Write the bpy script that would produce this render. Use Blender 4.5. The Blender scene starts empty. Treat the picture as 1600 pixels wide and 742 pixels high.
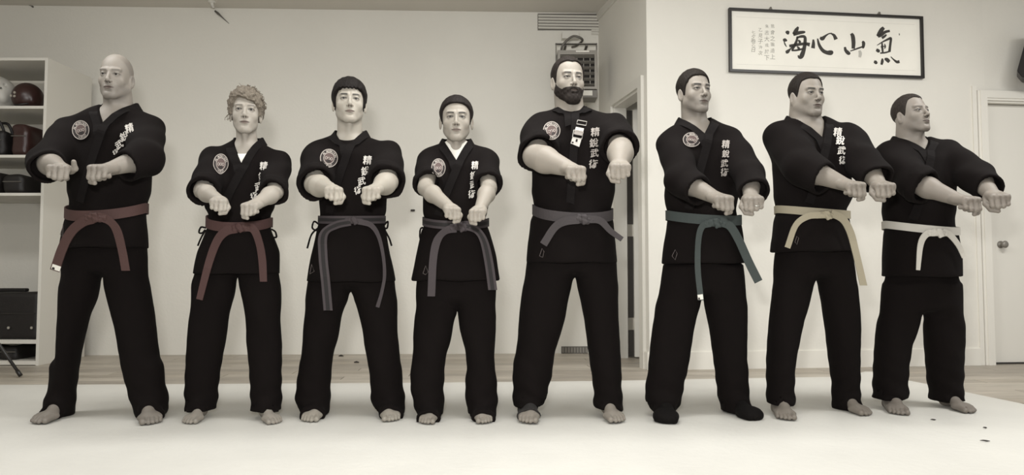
import bpy, bmesh, math, random
import numpy as np
from mathutils import Vector, Matrix
from mathutils.bvhtree import BVHTree

# ------------------------------------------------------------------ camera, light, exposure
F, H, PX0, PY0 = 1150.0, 0.69, 800.0, 371.0
PITCH = math.atan(57.0 / F)
CP, SP = math.cos(PITCH), math.sin(PITCH)
scene = bpy.context.scene
COL = scene.collection
cam_d = bpy.data.cameras.new('camera'); cam = bpy.data.objects.new('camera', cam_d)
COL.objects.link(cam)
cam.location = (0, 0, H); cam.rotation_euler = (math.pi / 2 + PITCH, 0, 0)
cam_d.sensor_width = 36.0; cam_d.lens = 36.0 * F / 1600.0
cam_d.clip_start = 0.05; cam_d.clip_end = 60
scene.camera = cam
scene.view_settings.view_transform = 'Standard'
scene.view_settings.look = 'None'
scene.view_settings.gamma = 1
scene.view_settings.exposure = 0.44

world = bpy.data.worlds.new('world'); scene.world = world; world.use_nodes = True
bg = world.node_tree.nodes['Background']
bg.inputs[0].default_value = (1.0, 0.995, 0.975, 1); bg.inputs[1].default_value = 0.30

def area(name, loc, target, sx, sy, power, col=(1, 0.995, 0.975)):
    d = bpy.data.lights.new(name, 'AREA'); d.shape = 'RECTANGLE'; d.size = sx; d.size_y = sy
    d.energy = power; d.color = col
    o = bpy.data.objects.new(name, d); COL.objects.link(o); o.location = loc
    v = Vector(target) - Vector(loc)
    o.rotation_euler = v.to_track_quat('-Z', 'Y').to_euler()
    return o
# the photographer's flash, just above and left of the lens
area('camera_flash', (-0.10, -0.02, 0.98), (0.15, 5, 2.4), 0.14, 0.10, 68)
# ceiling fluorescents of the hall
for lx, lk in ((-2.6, 0.70), (0.3, 1.0), (3.2, 1.15)):
    area('ceiling_light', (lx, 3.1, 2.88), (lx, 3.5, 0), 1.6, 0.5, 45 * lk)
    area('ceiling_light', (lx, -0.9, 2.88), (lx, 0.4, 0), 1.6, 0.5, 15 * lk)

# ------------------------------------------------------------------ pixels of the survey -> points of the room
def ray(px, py):
    u = (px - PX0) / F; v = (PY0 - py) / F
    return Vector((u, CP - v * SP, SP + v * CP))
def at(px, py, Y):
    r = ray(px, py); k = Y / r.y
    return Vector((r.x * k, Y, H + r.z * k))
def on_floor(px, py, z=0.0):
    r = ray(px, py); k = (z - H) / r.z
    return Vector((r.x * k, r.y * k, z))
def on_plane(px, py, p0, n):
    r = ray(px, py); k = (Vector(p0) - Vector((0, 0, H))).dot(n) / r.dot(n)
    return Vector((0, 0, H)) + r * k
def zof(py, Y): return at(PX0, py, Y).z

# ------------------------------------------------------------------ materials
MATS = {}
def mat(name, col, rough=0.6, bump=0.0, bscale=60, var=0.0, vscale=8, metal=0.0, spec=0.5, emit=0, sheen=0, stretch=None):
    if name in MATS: return MATS[name]
    m = bpy.data.materials.new(name); m.use_nodes = True; nt = m.node_tree
    b = nt.nodes['Principled BSDF']
    b.inputs['Base Color'].default_value = (*col, 1); b.inputs['Roughness'].default_value = rough
    b.inputs['Metallic'].default_value = metal; b.inputs['Specular IOR Level'].default_value = spec
    if sheen:
        b.inputs['Sheen Weight'].default_value = sheen; b.inputs['Sheen Roughness'].default_value = 0.5
        b.inputs['Sheen Tint'].default_value = (1, 0.95, 0.9, 1)
    tc = nt.nodes.new('ShaderNodeTexCoord'); mp = nt.nodes.new('ShaderNodeMapping')
    nt.links.new(tc.outputs['Object'], mp.inputs[0])
    if stretch: mp.inputs['Scale'].default_value = stretch
    if var:
        n = nt.nodes.new('ShaderNodeTexNoise'); n.inputs['Scale'].default_value = vscale; n.inputs['Detail'].default_value = 5
        nt.links.new(mp.outputs[0], n.inputs['Vector'])
        r = nt.nodes.new('ShaderNodeValToRGB')
        r.color_ramp.elements[0].position = 0.3; r.color_ramp.elements[1].position = 0.7
        r.color_ramp.elements[0].color = (*[c * (1 - var) for c in col], 1)
        r.color_ramp.elements[1].color = (*[min(1, c * (1 + var)) for c in col], 1)
        nt.links.new(n.outputs[0], r.inputs[0]); nt.links.new(r.outputs[0], b.inputs['Base Color'])
    if bump:
        n = nt.nodes.new('ShaderNodeTexNoise'); n.inputs['Scale'].default_value = bscale; n.inputs['Detail'].default_value = 4
        nt.links.new(mp.outputs[0], n.inputs['Vector'])
        bp = nt.nodes.new('ShaderNodeBump'); bp.inputs['Strength'].default_value = bump; bp.inputs['Distance'].default_value = 0.004
        nt.links.new(n.outputs[0], bp.inputs['Height']); nt.links.new(bp.outputs[0], b.inputs['Normal'])
    MATS[name] = m
    return m
def sep(v, r=1.0, g=0.965, b=0.875):   # a sepia grey
    return (v * r, v * g, v * b)
M_wall = mat('painted_wall', sep(0.66), 0.75, 0.35, 45, 0.025, 1.2)
M_ceil = mat('ceiling_paint', (0.58, 0.55, 0.495), 0.8, 0.2, 40, 0.03, 1.0)
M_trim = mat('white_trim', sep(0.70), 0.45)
M_trim2 = mat('greyer_trim', sep(0.62), 0.5)  # a slightly greyer white for casings, shelves and small fittings
M_mat = mat('mat_vinyl', (0.60, 0.588, 0.545), 0.55, 0.5, 30, 0.03, 3)
M_plank = [mat('plank_%d' % i, c, 0.42, 0.15, 60, 0.22, 3.0, stretch=(1.2, 14, 10)) for i, c in
           enumerate([(0.33, 0.29, 0.235), (0.37, 0.33, 0.275), (0.30, 0.265, 0.22), (0.40, 0.36, 0.30)])]
M_under = mat('floor_base', (0.12, 0.10, 0.085), 0.8)
M_cloth = mat('black_cotton', (0.0046, 0.0031, 0.0028), 0.9, 0.25, 350, 0, spec=0.12)
M_collar = mat('black_twill', (0.0040, 0.0027, 0.0025), 0.85, 0.2, 300, 0, spec=0.15)
M_stitch = mat('white_stitch', (0.55, 0.52, 0.48), 0.8)
M_pline = mat('patch_line', (0.33, 0.295, 0.265), 0.8)
M_faint = mat('faint_print', (0.11, 0.09, 0.085), 0.8)
M_stitch2 = mat('grey_stitch', (0.30, 0.27, 0.245), 0.8)
M_pgrey = mat('patch_grey', (0.085, 0.058, 0.053), 0.9)
M_pdark = mat('patch_dark', (0.018, 0.013, 0.012), 0.9)
M_white = mat('white_knit', sep(0.72), 0.8, 0.15, 200)
M_black = mat('black_plastic', (0.012, 0.010, 0.009), 0.4)
M_dark = mat('dark_gap', (0.03, 0.026, 0.022), 0.8)
M_metal = mat('grey_metal', (0.21, 0.195, 0.17), 0.45, 0, metal=0.3)
M_metald = mat('dark_grey_metal', (0.13, 0.12, 0.105), 0.5, 0, metal=0.3)
M_steel = mat('steel', (0.6, 0.58, 0.54), 0.3, metal=0.9)
M_paper = mat('scroll_paper', (0.80, 0.775, 0.70), 0.7, 0, 1, 0.03, 5)
M_ink = mat('ink', (0.035, 0.031, 0.026), 0.7)
M_inkg = mat('thin_ink', (0.28, 0.265, 0.23), 0.7)
M_nyl = mat('bag_nylon', (0.007, 0.005, 0.0045), 0.6, 0.3, 60)
M_gear = mat('maroon_vinyl', (0.034, 0.014, 0.012), 0.35, 0.1, 20)
M_gearw = mat('white_foam', sep(0.5), 0.5, 0.1, 30)

def attr_mat(name, rough=0.5, sss=0.0, bump=0.0, bscale=200, spec=0.4, stretch=None):
    m = bpy.data.materials.new(name); m.use_nodes = True; nt = m.node_tree
    b = nt.nodes['Principled BSDF']; b.inputs['Roughness'].default_value = rough
    b.inputs['Specular IOR Level'].default_value = spec
    a = nt.nodes.new('ShaderNodeAttribute'); a.attribute_name = 'col'
    nt.links.new(a.outputs['Color'], b.inputs['Base Color'])
    if sss:
        b.inputs['Subsurface Weight'].default_value = sss
        b.inputs['Subsurface Radius'].default_value = (0.008, 0.005, 0.004)
        b.inputs['Subsurface Scale'].default_value = 1.0
    if bump:
        tc = nt.nodes.new('ShaderNodeTexCoord'); mp = nt.nodes.new('ShaderNodeMapping')
        if stretch: mp.inputs['Scale'].default_value = stretch
        nt.links.new(tc.outputs['Object'], mp.inputs[0])
        n = nt.nodes.new('ShaderNodeTexNoise'); n.inputs['Scale'].default_value = bscale; n.inputs['Detail'].default_value = 4
        nt.links.new(mp.outputs[0], n.inputs['Vector'])
        bp = nt.nodes.new('ShaderNodeBump'); bp.inputs['Strength'].default_value = bump; bp.inputs['Distance'].default_value = 0.003
        nt.links.new(n.outputs[0], bp.inputs['Height']); nt.links.new(bp.outputs[0], b.inputs['Normal'])
    return m
M_skin = attr_mat('skin', 0.55, 0.12, 0.12, 260, 0.35)
M_eye = attr_mat('eyeball', 0.25, 0, 0, 1, 0.4)

# ------------------------------------------------------------------ object helpers
def tag(o, label=None, cat=None, group=None, kind=None):
    if label: o['label'] = label
    if cat: o['category'] = cat
    if group: o['group'] = group
    if kind: o['kind'] = kind
    return o
WP = {}                                     # world position of every object's origin
def empty(name, loc):
    o = bpy.data.objects.new(name, None); COL.objects.link(o); o.location = loc
    o.empty_display_size = 0.1; WP[o.name] = Vector(loc)
    return o
def link(name, me, parent=None):
    """meshes arrive in room coordinates; their origin moves to their own middle"""
    n = len(me.vertices); co = np.empty(n * 3, np.float32); me.vertices.foreach_get('co', co); co = co.reshape(-1, 3)
    c = (co.min(0) + co.max(0)) / 2; c[2] = co[:, 2].min()
    me.vertices.foreach_set('co', (co - c).ravel()); me.update()
    o = bpy.data.objects.new(name, me); COL.objects.link(o); c = Vector([float(q) for q in c])
    WP[o.name] = c; o.location = c - (WP[parent.name] if parent else Vector((0, 0, 0)))
    if parent: o.parent = parent
    return o
def mesh_np(name, V, Q, mats, parent=None, smooth=True, col=None, fm=None):
    me = bpy.data.meshes.new(name)
    me.from_pydata([tuple(v) for v in V] if len(V) < 3000 else V.tolist(), [], Q if isinstance(Q, list) else Q.tolist())
    if not isinstance(mats, (list, tuple)): mats = [mats]
    for m in mats: me.materials.append(m)
    if smooth: me.polygons.foreach_set('use_smooth', np.ones(len(me.polygons), bool))
    if fm is not None: me.polygons.foreach_set('material_index', np.array(fm, np.int32))
    if col is not None:
        ca = me.color_attributes.new('col', 'FLOAT_COLOR', 'POINT')
        c = np.ones((len(V), 4), np.float32); c[:, :3] = col
        ca.data.foreach_set('color', c.ravel())
    me.update()
    return link(name, me, parent)

class MB:
    """collects simple solids, then links them as ONE mesh"""
    def __init__(s): s.v = []; s.f = []; s.m = []; s.sm = []
    def add(s, V, Fs, mi=0):
        o = len(s.v); s.v += [tuple(v) for v in V]; s.f += [tuple(i + o for i in f) for f in Fs]; s.m += [mi] * len(Fs)
    def hexa(s, p, mi=0):   # p: 8 corners, bottom 4 ccw then top 4
        s.add(p, [(3, 2, 1, 0), (4, 5, 6, 7), (0, 1, 5, 4), (1, 2, 6, 5), (2, 3, 7, 6), (3, 0, 4, 7)], mi)
    def box(s, c, sz, R=None, mi=0, bev=0.0):
        x, y, z = [k / 2 for k in sz]; c = Vector(c)
        if bev <= 0:
            p = [Vector(q) for q in ((-x, -y, -z), (x, -y, -z), (x, y, -z), (-x, y, -z), (-x, -y, z), (x, -y, z), (x, y, z), (-x, y, z))]
            if R: p = [R @ q for q in p]
            s.hexa([c + q for q in p], mi); return
        bm = bmesh.new(); bmesh.ops.create_cube(bm, size=1)
        for v in bm.verts: v.co = Vector((v.co.x * 2 * x, v.co.y * 2 * y, v.co.z * 2 * z))
        bmesh.ops.bevel(bm, geom=bm.edges[:], offset=bev, segments=2, affect='EDGES', profile=0.6)
        bm.verts.index_update()
        s.add([c + ((R @ v.co) if R else v.co) for v in bm.verts], [[v.index for v in f.verts] for f in bm.faces], mi)
        bm.free()
    def tube(s, pts, r, n=10, mi=0, cap=True):
        pts = [Vector(p) for p in pts]; rs = r if isinstance(r, (list, tuple)) else [r] * len(pts)
        V = []; Fs = []; up = Vector((0.13, 0.21, 0.97))
        for i, p in enumerate(pts):
            t = (pts[min(i + 1, len(pts) - 1)] - pts[max(i - 1, 0)]).normalized()
            a = t.cross(up); a = a.normalized() if a.length > 1e-3 else Vector((1, 0, 0)); b = t.cross(a)
            for k in range(n):
                w = 2 * math.pi * k / n; V.append(p + (a * math.cos(w) + b * math.sin(w)) * rs[i])
        for i in range(len(pts) - 1):
            for k in range(n):
                k2 = (k + 1) % n; Fs.append((i * n + k, i * n + k2, (i + 1) * n + k2, (i + 1) * n + k))
        if cap: Fs.append(tuple(range(n))[::-1]); Fs.append(tuple((len(pts) - 1) * n + k for k in range(n)))
        s.add(V, Fs, mi)
    def prism(s, poly, d, mi=0):   # poly: 3D points of a planar outline, d: thickness vector
        n = len(poly); d = Vector(d)
        s.add([Vector(p) for p in poly] + [Vector(p) + d for p in poly],
              [tuple(range(n)), tuple(range(2 * n - 1, n - 1, -1))] + [(i, i + n, (i + 1) % n + n, (i + 1) % n) for i in range(n)], mi)
    def build(s, name, mats, parent=None, smooth=False, bevel=0):
        me = bpy.data.meshes.new(name); me.from_pydata(s.v, [], s.f)
        if not isinstance(mats, (list, tuple)): mats = [mats]
        for m in mats: me.materials.append(m)
        me.polygons.foreach_set('material_index', np.array(s.m, np.int32))
        bm = bmesh.new(); bm.from_mesh(me); bmesh.ops.recalc_face_normals(bm, faces=bm.faces[:])
        if bevel: bmesh.ops.bevel(bm, geom=[e for e in bm.edges if e.calc_face_angle(0) > 0.6], offset=bevel, segments=2, affect='EDGES')
        bm.to_mesh(me); bm.free()
        if smooth: me.polygons.foreach_set('use_smooth', np.ones(len(me.polygons), bool))
        return link(name, me, parent)

def catmull(pts, n=8):
    P = [np.array(p, float) for p in pts]; P = [2 * P[0] - P[1]] + P + [2 * P[-1] - P[-2]]
    out = []
    for i in range(1, len(P) - 2):
        for k in range(n):
            t = k / n; a, b, c, d = P[i - 1], P[i], P[i + 1], P[i + 2]
            out.append(0.5 * (2 * b + (c - a) * t + (2 * a - 5 * b + 4 * c - d) * t * t + (3 * b - a - 3 * c + d) * t ** 3))
    out.append(P[-2]); return out

# ------------------------------------------------------------------ implicit surfaces
def smin(a, b, k):
    h = np.clip(0.5 + 0.5 * (b - a) / k, 0, 1)
    return b + (a - b) * h - k * h * (1 - h)
def smax(a, b, k): return -smin(-a, -b, k)
def ell(P, c, r):
    q = P - np.array(c, np.float32); r = np.array(r, np.float32)
    k0 = np.sqrt(((q / r) ** 2).sum(1)); k1 = np.sqrt(((q / (r * r)) ** 2).sum(1))
    d = k0 * (k0 - 1) / np.maximum(k1, 1e-6)
    return np.where(k0 < 0.3, (k0 - 1) * r.min(), d)
def cone(P, a, b, r1, r2):
    a = np.array(a, np.float32); b = np.array(b, np.float32); ab = b - a
    q = P - a; t = np.clip(q @ ab / max(1e-9, float(ab @ ab)), 0, 1)
    return np.sqrt(((q - t[:, None] * ab) ** 2).sum(1)) - (r1 + (r2 - r1) * t)

def mesh_sdf(f, lo, hi, h, R=4):
    lo = np.array(lo, float); hi = np.array(hi, float)
    n = np.ceil((hi - lo) / (h * R)).astype(int) + 1           # coarse nodes
    N = (n - 1) * R + 1
    gx = [lo[i] + np.arange(n[i]) * h * R for i in range(3)]
    P = np.stack(np.meshgrid(*gx, indexing='ij'), -1).reshape(-1, 3).astype(np.float32)
    C = f(P).reshape(n)
    near = np.abs(C) < h * R * 1.9
    # a fine node is evaluated if any corner of its coarse cell is near
    cell = np.zeros(n - 1, bool); mn = np.full(n - 1, 9.0); mx = np.full(n - 1, -9.0)
    for i in (0, 1):
        for j in (0, 1):
            for k in (0, 1):
                s = (slice(i, n[0] - 1 + i), slice(j, n[1] - 1 + j), slice(k, n[2] - 1 + k))
                cell |= near[s]
    idx = [np.minimum(np.arange(N[i]) // R, n[i] - 2) for i in range(3)]
    V = C[np.ix_(*[np.minimum((np.arange(N[i]) + R // 2) // R, n[i] - 1) for i in range(3)])].astype(np.float32)
    need = cell[np.ix_(*idx)]
    I = np.argwhere(need)
    if len(I) == 0: return np.zeros((0, 3)), np.zeros((0, 4), int)
    V[need] = f((lo + I * h).astype(np.float32))
    V[V == 0] = 1e-7
    # close the block at its border
    for ax in range(3):
        s = [slice(None)] * 3
        for e in (0, -1):
            s[ax] = e; V[tuple(s)] = np.maximum(V[tuple(s)], h * 0.5)
    S = V < 0
    cnt = np.zeros(N - 1, np.int8)
    for i in (0, 1):
        for j in (0, 1):
            for k in (0, 1):
                cnt += S[i:N[0] - 1 + i, j:N[1] - 1 + j, k:N[2] - 1 + k]
    act = (cnt > 0) & (cnt < 8)
    A = np.argwhere(act); ids = np.full(N - 1, -1, np.int64); ids[act] = np.arange(len(A))
    acc = np.zeros((len(A), 3)); w = np.zeros(len(A))
    corners = [(i, j, k) for i in (0, 1) for j in (0, 1) for k in (0, 1)]
    vals = {c: V[A[:, 0] + c[0], A[:, 1] + c[1], A[:, 2] + c[2]] for c in corners}
    for c in corners:
        for ax in range(3):
            if c[ax] == 0:
                c2 = list(c); c2[ax] = 1; c2 = tuple(c2)
                a, b = vals[c], vals[c2]; m = (a < 0) != (b < 0)
                t = np.where(m, a / np.where(m, a - b, 1), 0)
                for q in range(3):
                    acc[:, q] += np.where(m, c[q] + (t if q == ax else 0), 0)
                w += m
    Vt = lo + (A + acc / w[:, None]) * h
    quads = []
    for ax in range(3):
        b, c = [(1, 2), (2, 0), (0, 1)][ax]
        s0 = [slice(0, N[0]), slice(0, N[1]), slice(0, N[2])]; s1 = list(s0)
        s0[ax] = slice(0, N[ax] - 1); s1[ax] = slice(1, N[ax])
        X = S[tuple(s0)] != S[tuple(s1)]
        E = np.argwhere(X)
        E = E[(E[:, b] > 0) & (E[:, c] > 0) & (E[:, b] < N[b] - 1) & (E[:, c] < N[c] - 1)]
        ins = S[E[:, 0], E[:, 1], E[:, 2]]
        def cid(db, dc):
            G = E.copy(); G[:, b] += db; G[:, c] += dc; return ids[G[:, 0], G[:, 1], G[:, 2]]
        q = np.stack([cid(-1, -1), cid(0, -1), cid(0, 0), cid(-1, 0)], 1)
        q[~ins] = q[~ins][:, ::-1]
        quads.append(q)
    Q = np.concatenate(quads)
    return Vt, Q

class Loft:
    """stack of ellipses whose outline was measured row by row"""
    def __init__(s, rows, cyf, bf, n=90, sm=2):
        # rows (py, xl, xr); cyf, bf: functions of z giving centre depth and depth radius
        Z = []; CX = []; A = []; B = []; CY = []
        for (py, xl, xr) in rows:
            z = zof(py, cyf(0.9)); cy = cyf(z); z = zof(py, cy); b = bf(z)
            tl, tr = (xl - PX0) / F, (xr - PX0) / F
            ml, mr = tl * CP, tr * CP; ql, qr = tl * (z - H) * SP, tr * (z - H) * SP
            W = (mr - ml) * cy + qr - ql
            b = min(b, W * 0.62)
            lo_, hi_ = 0.0, W
            for _ in range(40):
                a = (lo_ + hi_) / 2
                if math.hypot(a, ml * b) + math.hypot(a, mr * b) < W: lo_ = a
                else: hi_ = a
            cx = ml * cy + ql + math.hypot(a, ml * b)
            Z.append(z); CX.append(cx); A.append(a); B.append(b); CY.append(cy)
        o = np.argsort(Z); Z, CX, A, B, CY = [np.array(q)[o] for q in (Z, CX, A, B, CY)]
        zz = np.linspace(Z[0], Z[-1], n); g = lambda q: np.interp(zz, Z, q)
        def smooth(q):
            for _ in range(sm):
                p = np.concatenate([[q[0]], q, [q[-1]]]); q = (p[:-2] + 2 * p[1:-1] + p[2:]) / 4
            return q
        s.z = zz; s.cx, s.a, s.b, s.cy = [smooth(g(q)) for q in (CX, A, B, CY)]
        s.z0, s.z1 = zz[0], zz[-1]
    def par(s, z): return [np.interp(z, s.z, q) for q in (s.cx, s.cy, s.a, s.b)]
    def sdf(s, P, inset=0.0, z0=None, z1=None, cap=True):
        z = P[:, 2]; cx, cy, a, b = s.par(z); a = np.maximum(a - inset, 0.004); b = np.maximum(b - inset, 0.004)
        x = P[:, 0] - cx; y = P[:, 1] - cy
        k0 = np.sqrt((x / a) ** 2 + (y / b) ** 2); k1 = np.sqrt((x / a ** 2) ** 2 + (y / b ** 2) ** 2)
        d = np.where(k0 < 0.3, (k0 - 1) * np.minimum(a, b), k0 * (k0 - 1) / np.maximum(k1, 1e-6))
        if cap:
            d = np.maximum(d, z - (s.z1 if z1 is None else z1)); d = np.maximum(d, (s.z0 if z0 is None else z0) - z)
        return d
    def front(s, X, z):
        cx, cy, a, b = s.par(z); t = min(0.97, abs((X - cx) / a)); return float(cy - b * math.sqrt(1 - t * t))
# ------------------------------------------------------------------ room
CEIL = 3.015
# back wall and the wall section that stands forward on the right
bw0, bw1 = on_floor(130, 555), on_floor(870, 552); bd = (bw1 - bw0).normalized(); bd.z = 0
def bw(px, py=560):       # point of the back wall line under a pixel column
    return on_plane(px, py, bw0, Vector((-bd.y, bd.x, 0)))
fc, fr = on_floor(1015, 578), on_floor(1550, 570); fd = (fr - fc).normalized()
fn = Vector((fd.y, -fd.x, 0))            # faces the room
bn = Vector((bd.y, -bd.x, 0))
def onfw(px, py, off=0.0): return on_plane(px, py, fc + fn * off, fn)
def onbw(px, py, off=0.0): return on_plane(px, py, bw0 + bn * off, bn)
bc = onbw(938, 551); bc.z = 0
def wallslab(name, a, b, z0, z1, back, m, parent=None, label=None, kind='structure'):
    mb = MB(); a = Vector((a[0], a[1], 0)); b = Vector((b[0], b[1], 0)); back = Vector(back)
    p = [a, b, b + back, a + back]
    mb.hexa([q + Vector((0, 0, z0)) for q in p] + [q + Vector((0, 0, z1)) for q in p])
    o = mb.build(name, m, parent)
    if parent is None: o['kind'] = kind
    return o
XL, XR, YF = -5.6, 5.6, -3.2
a = bw0 + bd * ((XL - bw0.x) / bd.x)
wallslab('wall_back', a, bc + bd * 0.02, 0, CEIL, -bn * 0.12, M_wall)
fe = fc + fd * ((XR - fc.x) / fd.x)
# the right wall has a door opening: pixels 1555.. at the floor
dj0 = on_floor(1553, 570); dj0 = fc + fd * (dj0 - fc).dot(fd)
dj1 = dj0 + fd * 0.86
hz = onfw(1570, 158).z
wr = wallslab('wall_right', fc, dj0, 0, CEIL, -fn * 0.12, M_wall)
wallslab('wall_panel', dj0, dj1, hz, CEIL, -fn * 0.12, M_wall, wr)
wallslab('wall_panel', dj1, fe, 0, CEIL, -fn * 0.12, M_wall, wr)
# corner wall with the doorway, running back from fc to bc
cd = (bc - fc); cl = cd.length; cd.normalize(); cn = Vector((cd.y, -cd.x, 0))
if cn.x > 0: cn = -cn          # faces left, into the room
def oncw(px, py, off=0.0): return on_plane(px, py, fc + cn * off, cn)
q0 = (oncw(1003, 500) - fc).dot(cd); q1 = (oncw(960, 500) - fc).dot(cd); dh = oncw(1000, 137).z
P = lambda t: fc + cd * t
wc = wallslab('wall_corner', P(0), P(q0), 0, CEIL, -cn * 0.10, M_wall)
wallslab('wall_panel', P(q0), P(q1), dh, CEIL, -cn * 0.10, M_wall, wc)
wallslab('wall_panel', P(q1), P(cl), 0, CEIL, -cn * 0.10, M_wall, wc)
wallslab('wall_left', (XL, YF, 0), a, 0, CEIL, Vector((-0.12, 0, 0)), M_wall)
# storeroom behind the doorway
sb = bc - cn * 2.2 + cd * 0.6
wallslab('wall_storeroom', P(cl) - cn * 0.1 + cd * 0.35, sb, 0, CEIL, cd * 0.1, M_wall)
# ceiling
mb = MB(); mb.box((0, 2.2, CEIL + 0.06), (XR - XL + 0.4, 11, 0.12)); tag(mb.build('ceiling', M_ceil), kind='structure')
# ceiling trim along the corner wall and along the back wall
mb = MB(); s = 0.055
for (A, B, n) in ((P(0.0), P(cl), cn),):
    for z0, z1, w in ((CEIL - 0.07, CEIL, 0.016),):
        p = [A, B, B + n * w, A + n * w]; mb.hexa([v + Vector((0, 0, z0)) for v in p] + [v + Vector((0, 0, z1)) for v in p])
tag(mb.build('trim_1', M_trim2), kind='structure')
# floor: base + planks
mb = MB(); mb.box((0, 1.6, -0.06), (XR - XL, 11, 0.1)); fl = tag(mb.build('floor', M_under), kind='structure')
random.seed(4)
pm = {}
PW, PL = 0.145, 1.25
y = 3.95; r = 0
d0 = Vector((bd.x, bd.y, 0)); n0 = Vector((-bd.y, bd.x, 0))
while y < 7.2:
    x = -5.2 + (r * 0.43) % PL - PL
    while x < 5.5:
        o_ = Vector((0, 0, 0)) + d0 * x + n0 * y
        if x > -5.4 and (o_.y < 6.45 or o_.x > 0.3) and (o_.y < 6.9):
            k = random.randrange(4)
            if k not in pm:
                mb = MB(); mb.box((0, 0, 0), (PL - 0.004, PW - 0.003, 0.010), None, 0, 0.0012)
                ob = mb.build('plank', M_plank[k]); pm[k] = ob.data; bpy.data.objects.remove(ob)
            ob = bpy.data.objects.new('plank', pm[k]); COL.objects.link(ob); ob.parent = fl
            c = o_ + d0 * PL / 2 + Vector((0, 0, -0.010))
            ob.location = c - WP[fl.name]; ob.rotation_euler = (0, 0, math.atan2(d0.y, d0.x)); WP[ob.name] = c
        x += PL
    y += PW; r += 1
mb = MB(); mb.box((0, 0.35, -0.006), (XR - XL, 7.2, 0.011)); p = mb.build('floor_covering', M_plank[1], fl)
# baseboards
def board(name, A, B, n, z1, w, m, parent=None):
    mb = MB(); p = [A, B, B + n * w, A + n * w]
    mb.hexa([v + Vector((0, 0, 0)) for v in p] + [v + Vector((0, 0, z1)) for v in p])
    mb.hexa([v + Vector((0, 0, z1)) for v in [A, B, B + n * w * .6, A + n * w * .6]] + [v + Vector((0, 0, z1 + .006)) for v in [A, B, B + n * w * .6, A + n * w * .6]])
    return tag(mb.build(name, m, parent), kind='structure')
cas = fc + fd * (on_floor(1541, 570) - fc).dot(fd)
bh = onfw(1150, 549).z
board('baseboard_right', fc + fn * 0.0, dj0 - fd * 0.115, fn, bh, 0.018, M_trim)
board('baseboard_corner', P(0.0), P(q0 - 0.06), cn, bh, 0.015, M_trim)
# door_1: the white slab at the right edge with its casing and knob
dr = empty('door_1', dj0); dr['kind'] = 'structure'
wallslab('door_slab', dj0 + fd * 0.02 - fn * 0.05, dj1 - fd * 0.02 - fn * 0.05, 0.012, hz - 0.02, -fn * 0.04, M_trim, dr)
for (s0, s1, z0, z1) in ((-0.075, 0.0, 0, hz + 0.075), (0.86, 0.935, 0, hz + 0.075), (0.0, 0.86, hz, hz + 0.075)):
    mb = MB(); A = dj0 + fd * s0; B = dj0 + fd * s1
    for w, i in ((0.016, 0), (0.024, 0.018)):
        e0 = i if s1 - s0 < 0.2 else 0; zi = 0 if s1 - s0 < 0.2 else i
        pp = [A + fd * e0, B - fd * 0, B - fd * 0 + fn * w, A + fd * e0 + fn * w]
        mb.hexa([v + Vector((0, 0, z0 + zi)) for v in pp] + [v + Vector((0, 0, z1)) for v in pp])
    mb.build('door_casing', M_trim, dr)
for s0 in (0.0, 0.845):
    wallslab('door_jamb', dj0 + fd * s0 - fn * 0.12, dj0 + fd * (s0 + 0.015) - fn * 0.12, 0, hz, fn * 0.12, M_trim, dr)
wallslab('door_jamb', dj0 - fn * 0.12, dj1 - fn * 0.12, hz - 0.015, hz, fn * 0.12, M_trim, dr)
wallslab('threshold', dj0 - fn * 0.12, dj1 - fn * 0.12, 0.0, 0.008, fn * 0.10, M_dark, dr)
k = on_plane(1556.5, 382, dj0 - fn * 0.05, fn); k = k + fd * 0.035
mb = MB(); mb.tube([k, k + fn * 0.006, k + fn * 0.008, k + fn * 0.03, k + fn * 0.035, k + fn * 0.05, k + fn * 0.06, k + fn * 0.063],
                   [0.028, 0.028, 0.012, 0.011, 0.024, 0.028, 0.02, 0.005], 16)
mb.build('door_knob', M_metal, dr, smooth=True)
# side casing strip left of the door (wide flat board on the wall)
wallslab('trim_2', dj0 - fd * 0.115, dj0 - fd * 0.08, 0, hz + 0.11, fn * 0.012, M_trim)
# door_2: the doorway in the corner wall
d2 = empty('door_2', P(q0)); d2['kind'] = 'structure'
def wbox(name, A, B, z0, z1, back, m, par): return wallslab(name, A, B, z0, z1, back, m, par)
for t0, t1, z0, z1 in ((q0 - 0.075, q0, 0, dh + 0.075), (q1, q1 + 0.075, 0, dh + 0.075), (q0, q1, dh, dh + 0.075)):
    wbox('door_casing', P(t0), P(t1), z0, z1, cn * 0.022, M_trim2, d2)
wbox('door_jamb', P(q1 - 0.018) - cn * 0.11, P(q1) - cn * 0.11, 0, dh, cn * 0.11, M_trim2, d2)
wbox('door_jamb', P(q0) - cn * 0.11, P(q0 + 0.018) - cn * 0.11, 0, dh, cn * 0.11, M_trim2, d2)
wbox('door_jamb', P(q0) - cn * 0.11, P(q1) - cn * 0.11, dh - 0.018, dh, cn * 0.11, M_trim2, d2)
hp = P(q1 - 0.02) - cn * 0.125
ld = (-cn * 0.985 - cd * 0.12).normalized(); ln = Vector((ld.y, -ld.x, 0))
lf = wbox('door_leaf', hp - cn * 0.035, hp - cn * 0.035 + ld * 0.70, 0.012, dh - 0.035, ln * 0.035, M_trim, d2)
wbox('gap_shade_strip', hp + cn * 0.012 + ln * 0.0, hp - cn * 0.034, 0.012, dh - 0.035, ln * 0.008, M_dark, d2)  # dark strip standing in for the shade in the gap beside the leaf
for zz in (0.28, 1.05, 1.72):
    wbox('hinge', hp + cn * 0.014 + ln * 0.008, hp - cn * 0.036 + ln * 0.008, zz - 0.05, zz + 0.05, ln * 0.006, M_steel, d2)

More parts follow.
